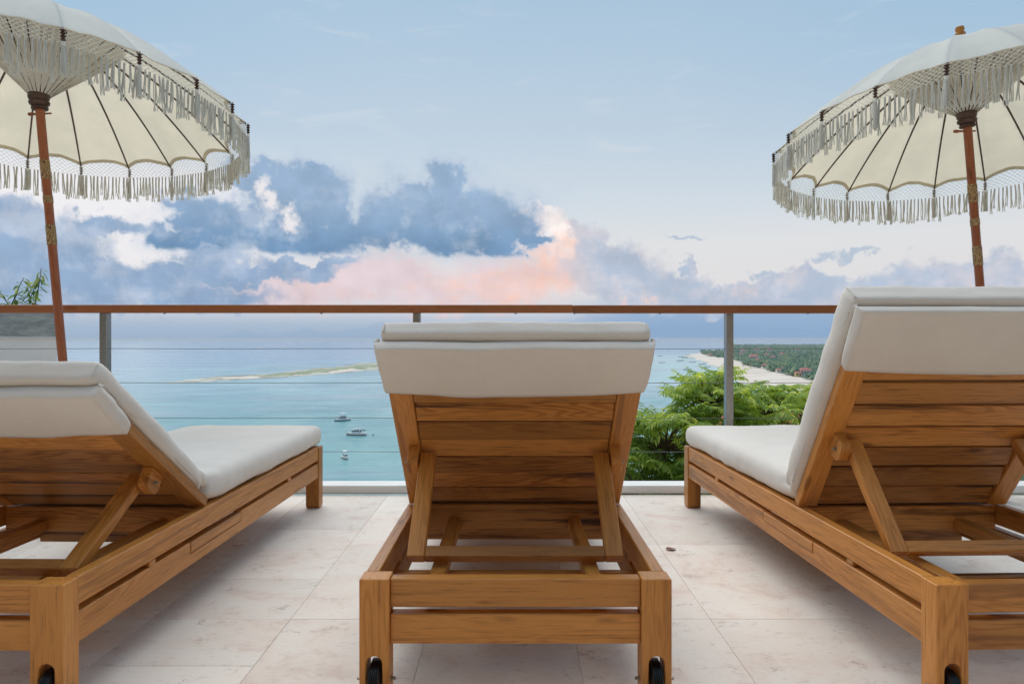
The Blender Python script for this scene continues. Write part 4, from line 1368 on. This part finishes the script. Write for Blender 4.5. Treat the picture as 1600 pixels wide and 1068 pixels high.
# dry leaf on the floor
def dry_leaf():
    vs, fs = [], []
    n = 7
    for i in range(n):
        u = i / (n - 1)
        wdt = 0.016 * math.sin(PI * (0.06 + 0.88 * u))
        for s_ in (-1, 0, 1):
            vs.append((0.045 * (u - 0.5), s_ * wdt, 0.0025 + 0.0035 * abs(s_) * (0.5 + 0.5 * math.sin(5 * u + s_)) + 0.002 * math.sin(4 * u)))
    for i in range(n - 1):
        for k in range(2):
            a = i * 3 + k
            fs.append((a, a + 1, a + 4, a + 3))
    o = link("dry_leaf", py_mesh("dry_leaf", vs, fs, True), simple("dry_leaf", (0.20, 0.055, 0.03), 0.7, var=0.4, scale=90), loc=(0.652, 2.80, 0.002), rot=(0, 0, 0.3))
    tag(o, "small curled red-brown dry leaf lying on the pale stone floor", "leaf")
dry_leaf()

# ================================================================== BOATS
BOATWHITE = simple("boat_white", (0.78, 0.77, 0.75), 0.35, var=0.03, scale=1)
BOATBLUE = simple("boat_glass", (0.03, 0.06, 0.09), 0.15, var=0.2, scale=1)
BOATRED = simple("boat_red", (0.42, 0.12, 0.09), 0.4, var=0.15, scale=1)
BOATDARK = simple("boat_dark", (0.05, 0.05, 0.06), 0.6, var=0.3, scale=1)
def hull_mesh(L, B, H, name="hull"):
    vs, fs = [], []
    n = 11
    for i in range(n):
        u = i / (n - 1)
        w = B / 2 * (1 - max(0, (u - 0.45) / 0.55) ** 2.2) * (0.86 + 0.14 * min(1, u * 3))
        w = max(w, 0.02)
        sheer = H * (1 + 0.35 * u ** 2)
        x = L * (u - 0.5) + (0.06 * L * (u ** 3))
        xk = L * (u - 0.5) - 0.05 * L * u ** 4
        for (yy, zz, xx) in ((-w, sheer, x), (-w * 0.92, H * 0.45, (x + xk) / 2), (-w * 0.55, -0.15, xk), (w * 0.55, -0.15, xk), (w * 0.92, H * 0.45, (x + xk) / 2), (w, sheer, x)):
            vs.append((xx, yy, zz))
    for i in range(n - 1):
        for k in range(5):
            a = i * 6 + k
            fs.append((a, a + 1, a + 7, a + 6))
        fs.append((i * 6 + 5, i * 6, (i + 1) * 6, (i + 1) * 6 + 5))
    fs.append((0, 1, 2, 3, 4, 5)); 
    return py_mesh(name, vs, fs)

def motor_boat(label, px, py, L, rz, style):
    p = px_ground(px, py)
    t = thing("motor_boat", label, "boat", (p.x, p.y, SEA), rz, "motor boats moored in the bay")
    B, H = L * 0.30, L * 0.115
    link("hull", hull_mesh(L, B, H), BOATWHITE, t)
    # coloured band at the waterline
    wl = link("waterline_band", hull_mesh(L * 1.004, B * 1.012, H * 0.30), BOATRED if style != 0 else BOATBLUE, t)
    bm = bmesh.new(); add_box(bm, (0.02 * L, 0, H * 1.0 + 0.085 * L), (0.42 * L, B * 0.72, 0.17 * L))
    bmesh.ops.bevel(bm, geom=list(bm.edges), offset=0.02 * L, segments=2, affect='EDGES')
    cb = link("cabin", bm_mesh(bm, "cabin"), BOATWHITE, t)
    for s_ in (-1, 1):
        bm = bmesh.new(); add_box(bm, (0.02 * L, s_ * B * 0.362, H + 0.115 * L), (0.36 * L, 0.01 * L, 0.06 * L))
        link("window", bm_mesh(bm, "window"), BOATBLUE, cb)
    bm = bmesh.new(); add_box(bm, (0.232 * L, 0, H + 0.115 * L), (0.01 * L, B * 0.6, 0.06 * L))
    link("windscreen", bm_mesh(bm, "windscreen"), BOATBLUE, cb)
    bm = bmesh.new(); add_box(bm, (-0.232 * L, 0, H + 0.09 * L), (0.46 * L * 0.04, B * 0.5, 0.11 * L))
    link("cabin_door", bm_mesh(bm, "cabin_door"), BOATBLUE, cb)
    if style in (0, 1):
        bm = bmesh.new(); add_box(bm, (-0.03 * L, 0, H + 0.20 * L), (0.24 * L, B * 0.6, 0.06 * L))
        bmesh.ops.bevel(bm, geom=list(bm.edges), offset=0.012 * L, segments=1, affect='EDGES')
        link("flybridge", bm_mesh(bm, "flybridge"), BOATWHITE, t)
    if style in (0, 2):
        z1 = H + (0.34 if style == 0 else 0.36) * L
        bm = bmesh.new(); add_box(bm, (-0.04 * L, 0, z1), (0.40 * L, B * 0.86, 0.02 * L))
        bmesh.ops.bevel(bm, geom=list(bm.edges), offset=0.006 * L, segments=1, affect='EDGES')
        link("canopy", bm_mesh(bm, "canopy"), BOATWHITE, t)
        for sx in (-0.2, 0.12):
            for sy in (-1, 1):
                bm = bmesh.new(); add_tube(bm, [(sx * L, sy * B * 0.34, H), (sx * L, sy * B * 0.36, z1)], 0.006 * L, 5)
                link("canopy_post", bm_mesh(bm, "canopy_post"), STEEL, t)
    if style == 1:
        bm = bmesh.new()
        add_tube(bm, [(-0.10 * L, -B * .3, H + .2 * L), (-0.14 * L, -B * .25, H + .31 * L), (-0.14 * L, B * .25, H + .31 * L), (-0.10 * L, B * .3, H + .2 * L)], 0.012 * L, 5)
        link("radar_arch", bm_mesh(bm, "radar_arch"), BOATWHITE, t)
        bm = bmesh.new(); add_box(bm, (-0.33 * L, 0, H + 0.13 * L), (0.24 * L, B * 0.8, 0.03 * L))
        link("rear_awning", bm_mesh(bm, "rear_awning"), BOATDARK, t)
    bm = bmesh.new()
    pts = [(0.50 * L, -B * .10, H * 1.35), (0.50 * L, -B * .10, H * 1.35 + .06 * L), (0.30 * L, -B * .40, H * 1.2 + .06 * L)]
    for s_ in (-1, 1):
        add_tube(bm, [(q[0], s_ * abs(q[1]), q[2]) for q in pts], 0.004 * L, 4)
    link("bow_rail", bm_mesh(bm, "bow_rail"), STEEL, t)
    return t
motor_boat("white motor boat with upper deck, farthest of the three in the turquoise bay", 535, 657, 10.5, R(215), 0)
motor_boat("white motor boat seen side on with dark rear awning, between the two other bay boats", 557, 679.5, 11.0, R(180), 1)
motor_boat("small white boat with red waterline and flat canopy, nearest of the three in the bay", 539, 716, 7.2, R(-62), 2)
bm = bmesh.new()
bmesh.ops.create_uvsphere(bm, u_segments=12, v_segments=8, radius=0.45)
pq = px_ground(583, 679.5)
o = link("mooring_buoy", bm_mesh(bm, "mooring_buoy", True), BOATDARK, loc=(pq.x, pq.y, SEA + 0.15))
tag(o, "small dark mooring buoy floating behind the side-on motor boat", "buoy")

# outrigger boats and floats in the shallows on the right
def outrigger(px, py, L, rz, label, group=None):
    p = px_ground(px, py)
    t = thing("outrigger_boat", label, "boat", (p.x, p.y, SEA), rz, group)
    link("hull", hull_mesh(L, L * 0.11, L * 0.07), BOATDARK, t)
    for s_ in (-1, 1):
        bm = bmesh.new(); add_tube(bm, [(-L * .38, s_ * L * .2, 0.15), (0, s_ * L * .2, 0.1), (L * .40, s_ * L * .2, 0.3)], L * 0.012, 6)
        link("float", bm_mesh(bm, "float"), BOATWHITE, t)
    for xx in (-0.22, 0.2):
        bm = bmesh.new(); add_tube(bm, [(xx * L, -L * .2, 0.2), (xx * L, 0, L * .1), (xx * L, L * .2, 0.2)], L * 0.01, 5)
        link("outrigger_arm", bm_mesh(bm, "outrigger_arm"), BOATDARK, t)
    return t
OUT = [(1046, 609.5, 9.5, 10, "dark outrigger boat with a small sunshade, nearest in the pale shallows"),
       (1074, 577.5, 14, 4, "long dark outrigger boat alone in the middle of the pale shallows"),
       (1067, 592, 5, 20, "tiny dark boat just left of the tree top in the shallows"),
       (1034, 566.5, 14, 6, "outrigger boat at the left of the far shallows"),
       (1031, 556, 15, 0, "farthest left outrigger boat near the horizon of the shallows")]
for px, py, L, a, lab in OUT:
    t = outrigger(px, py, L, R(a), lab, "dark boats in the shallows off the beach")
    if py == 609.5:
        bm = bmesh.new()
        add_tube(bm, [(L * .18, 0, 0.4), (L * .18, 0, 3.0)], 0.06, 5)
        bmesh.ops.create_cone(bm, cap_ends=True, segments=12, radius1=1.3, radius2=0.15, depth=0.9, matrix=Matrix.Translation((L * .18, 0, 3.1)))
        link("sunshade", bm_mesh(bm, "sunshade"), BOATDARK, t)
for px, py, L, a, lab in [(1063, 563.5, 17, 5, "outrigger boat just below the row of boats off the sand tip"),
                          (1070, 559, 16, 10, "outrigger boat touching the tip of the sand spit at the left"),
                          (1082, 566, 14, -6, "outrigger boat off the middle of the narrow beach, left of the post"),
                          (1097, 569, 15, -10, "outrigger boat halfway between the sand tip and the railing post"),
                          (1106, 573, 12, 15, "outrigger boat close to the water's edge above the tree top"),
                          (1064, 557.5, 16, 0, "farthest outrigger boat off the sand tip"),
                          (1123, 583, 9, 12, "small outrigger boat nearest the railing post at the beach")]:
    outrigger(px, py, L, R(a), lab, "outrigger boats moored along the beach")
t = outrigger(1156, 590.5, 12, R(3), "brown boat drawn up on the sand beside the right railing post")
t.location.z = SEA + 1.05

# ================================================================== FAR VILLAGE
HS = [(1178, 561.5, 24, 5.5, 0, "wide white house with a long red roof among the trees behind the beach"),
      (1184, 567, 14, 4.5, 0, "low red-roofed house just in front of the wide white house"),
      (1195, 577, 10, 5.0, 10, "bright red-roofed beach house by the sand with a small gable"),
      (1226, 580.5, 9, 4, -8, "red-roofed house right of the parked boats along the sand"),
      (1257, 588, 17, 6, 12, "large red-roofed house nearest the right lounger, partly behind its cushion"),
      (1247, 590, 8, 4.5, 0, "yellow-walled hut at the edge of the sand below the large red roof"),
      (1158, 557, 14, 5, 5, "pale house with a small roof right of the railing post"),
      (1161, 552, 16, 8, 0, "tall pale house above the others right of the railing post"),
      (1182, 549.5, 20, 7, 8, "pink-roofed house high among the far trees, left one"),
      (1202, 549.5, 22, 7, -5, "pink-roofed house high among the far trees, right one"),
      (1198, 557.5, 12, 5, 0, "small pale house standing right of the wide white house"),
      (1208, 561, 12, 4, 5, "grey-roofed house in the middle of the distant wood"),
      (1222, 556, 14, 4, 0, "low roofed house in the trees farther right"),
      (1246, 548.5, 18, 6, 0, "pale house near the top of the wood at the right"),
      (1217, 583.5, 8, 3.5, 0, "small white shed beside the sand"),
      (1109, 557, 14, 3.5, 0, "red-roofed beach hut at the tip of the headland")]
def far_wood():
    """mass of trees behind the beach: thousands of small crowns, one object"""
    rg = random.Random(12)
    vs, fs = [], []
    def crown(c, r, h):
        # ragged crown of loose leaf clumps
        for q in range(rg.randint(7, 10)):
            d = Vector((rg.gauss(0, 1), rg.gauss(0, 1), abs(rg.gauss(0.2, 0.7)))).normalized()
            p = Vector((c.x + d.x * r * 0.6, c.y + d.y * r * 0.6, c.z + h * (0.45 + 0.5 * d.z)))
            s_ = r * rg.uniform(0.35, 0.6)
            b0 = len(vs)
            a0 = rg.uniform(0, 6)
            for k in range(5):
                a = a0 + 2 * PI * k / 5
                vs.append((p.x + math.cos(a) * s_ * rg.uniform(.7, 1.2), p.y + math.sin(a) * s_ * rg.uniform(.7, 1.2), p.z - s_ * rg.uniform(0.3, 0.7)))
            vs.append((p.x + rg.uniform(-.2, .2) * s_, p.y, p.z + s_ * rg.uniform(.5, .8)))
            for k in range(5):
                fs.append((b0 + k, b0 + (k + 1) % 5, b0 + 5))
    n = 0
    while n < 8200:
        py = 540.6 + (rg.random() ** 1.7) * 62
        px = rg.uniform(1094, 1430) if rg.random() < 0.64 else rg.uniform(1430, 1900)
        k = 0
        ok = False
        for (a, c) in zip(veg[:-1], veg[1:]):
            if a[0] <= px <= c[0]:
                yv = a[1] + (c[1] - a[1]) * (px - a[0]) / (c[0] - a[0])
                ok = py < yv - 0.5
        if px < 1140: ok = ok and py > 549.5 - (px - 1094) * 0.02
        if not ok: continue
        if any(abs(px - q[0]) < q[2] * 0.5 * (q[1] - 528) / 54 + 1.0 and q[1] - 0.8 < py < q[1] + 5.5 for q in HS): continue
        p = px_ground(px, py)
        d = p.y
        s_ = (rg.uniform(3.4, 6.5) if rg.random() < 0.75 else rg.uniform(7, 11)) * (1 + max(0, d - 1500) / 3500)
        if rg.random() > min(1.0, 0.35 + d / 2400): continue
        crown(Vector((p.x, p.y, SEA + 1.5)), s_, rg.uniform(6, 13) * (0.6 if px < 1140 else 1.0))
        n += 1
    o = link("village_wood", py_mesh("village_wood", vs, fs), FARLEAF)
    tag(o, "distant green wood of trees spreading behind the sandy beach", "trees", kind="stuff")
far_wood()

def palm(px, py, h, label, group):
    p = px_ground(px, py)
    t = thing("palm_tree", label, "palm tree", (p.x, p.y, SEA + 2.0), 0, group)
    rg = random.Random(int(px * 7 + py))
    bm = bmesh.new(); add_tube(bm, [(0, 0, -1), (h * .04, 0, h * .5), (h * .02, 0.3, h)], [0.45, 0.32, 0.25], 5)
    link("trunk", bm_mesh(bm, "trunk"), BARK, t)
    vs, fs = [], []
    for k in range(13):
        a = 2 * PI * k / 13 + rg.uniform(-.2, .2); up = rg.uniform(-.1, .7)
        L = rg.uniform(3.2, 4.6)
        d = Vector((math.cos(a), math.sin(a), 0)); sd_ = Vector((-d.y, d.x, 0))
        b0 = len(vs)
        for q in range(5):
            u = q / 4
            c = Vector((h * .02, .3, h)) + d * L * u + Vector((0, 0, L * (up * u - 0.85 * u * u)))
            w = 0.75 * math.sin(PI * (0.1 + 0.85 * u))
            vs += [tuple(c + sd_ * w - Vector((0, 0, .3 * w))), tuple(c), tuple(c - sd_ * w - Vector((0, 0, .3 * w)))]
        for q in range(4):
            for e in range(2):
                i = b0 + q * 3 + e
                fs.append((i, i + 1, i + 4, i + 3))
    link("crown", py_mesh("crown", vs, fs), FARLEAF, t)
for px, py, h, lab in [(1162, 573, 14, "leftmost palm tree at the edge of the sand right of the railing post"),
                       (1173, 577, 14, "palm tree standing in front of the low red-roofed house at the sand"),
                       (1187, 574, 15, "palm tree left of the bright red beach house"),
                       (1206, 553, 20, "tall palm tree against the sea horizon above the middle of the wood"),
                       (1231, 551, 21, "tall palm tree breaking the top line of the wood at the right"),
                       (1218, 572, 15, "palm tree above the small shed beside the sand"),
                       (1240, 573, 15, "palm tree behind the large red roof near the right lounger"),
                       (1170, 552, 19, "palm tree against the horizon at the left end of the wood")]:
    palm(px, py, h, lab, "palm trees in the village behind the beach")

ROOF = simple("red_roof_tile", (0.50, 0.16, 0.12), 0.8, var=0.25, scale=0.4)
HWALL = simple("house_wall", (0.80, 0.75, 0.69), 0.9, var=0.05, scale=0.3)
HDARK = simple("house_window", (0.05, 0.05, 0.06), 0.3, var=0.2, scale=1)
def house(p, w, d, h, rz, label, group=None, roof=ROOF, wall=HWALL, rh=None):
    t = thing("house", label, "house", p, rz, group)
    bm = bmesh.new(); add_box(bm, (0, 0, h / 2), (w, d, h))
    wl = link("wall", bm_mesh(bm, "wall"), wall, t)
    n = max(2, int(w / 3.5))
    for k in range(n):
        bm = bmesh.new(); add_box(bm, (-w / 2 + w * (k + 0.5) / n, -d / 2 - 0.03, h * 0.52), (w / n * 0.5, 0.1, h * 0.45))
        link("window", bm_mesh(bm, "window"), HDARK, wl)
    rh = rh or w * 0.22
    ov = 0.8
    rl = max(0.0, (w - d) / 2)
    vs = [(-w / 2 - ov, -d / 2 - ov, h), (w / 2 + ov, -d / 2 - ov, h), (w / 2 + ov, d / 2 + ov, h), (-w / 2 - ov, d / 2 + ov, h), (-rl - .3, 0, h + rh), (rl + .3, 0, h + rh),
          (-w / 2 - ov, -d / 2 - ov, h - .3), (w / 2 + ov, -d / 2 - ov, h - .3), (w / 2 + ov, d / 2 + ov, h - .3), (-w / 2 - ov, d / 2 + ov, h - .3)]
    fs = [(0, 1, 5, 4), (1, 2, 5), (2, 3, 4, 5), (3, 0, 4), (0, 6, 7, 1), (1, 7, 8, 2), (2, 8, 9, 3), (3, 9, 6, 0), (9, 8, 7, 6)]
    link("roof", py_mesh("roof", vs, fs), roof, t)
    return t
YWALL = simple("yellow_wall", (0.62, 0.45, 0.18), 0.9, var=0.1, scale=0.3)
for i, (px, py, w, h, a, lab) in enumerate(HS):
    p = px_ground(px, py); p.z = SEA + 2.0
    house(p, w, w * 0.62, h * 1.15, R(a), lab, "village houses behind the beach", wall=YWALL if "yellow" in lab else HWALL)
# nearer roof, seen through the leaves of the taller tree
house(Vector((15.2, 38.0, -7.0)), 9.0, 5.0, 2.7, R(-8), "red-tiled roof of a nearby house glimpsed through the tree leaves", roof=simple("near_roof_tile", (0.52, 0.13, 0.07), 0.75, var=0.3, scale=3.0), rh=1.5)

# ================================================================== AIR
def haze():
    bm = bmesh.new()
    add_box(bm, (0, 0, (-75 + 3.8) / 2), (130000, 130000, 78.8))
    o = link("haze", bm_mesh(bm, "haze"))
    m = bpy.data.materials.new("haze_air"); m.use_nodes = True
    nt = m.node_tree
    for n in list(nt.nodes): nt.nodes.remove(n)
    v = nt.nodes.new('ShaderNodeVolumePrincipled')
    v.inputs['Color'].default_value = (0.80, 0.88, 0.97, 1)
    v.inputs['Density'].default_value = 0.00007
    v.inputs['Anisotropy'].default_value = 0.2
    out = nt.nodes.new('ShaderNodeOutputMaterial')
    nt.links.new(v.outputs[0], out.inputs['Volume'])
    o.data.materials.append(m)
    tag(o, kind="stuff")
haze()
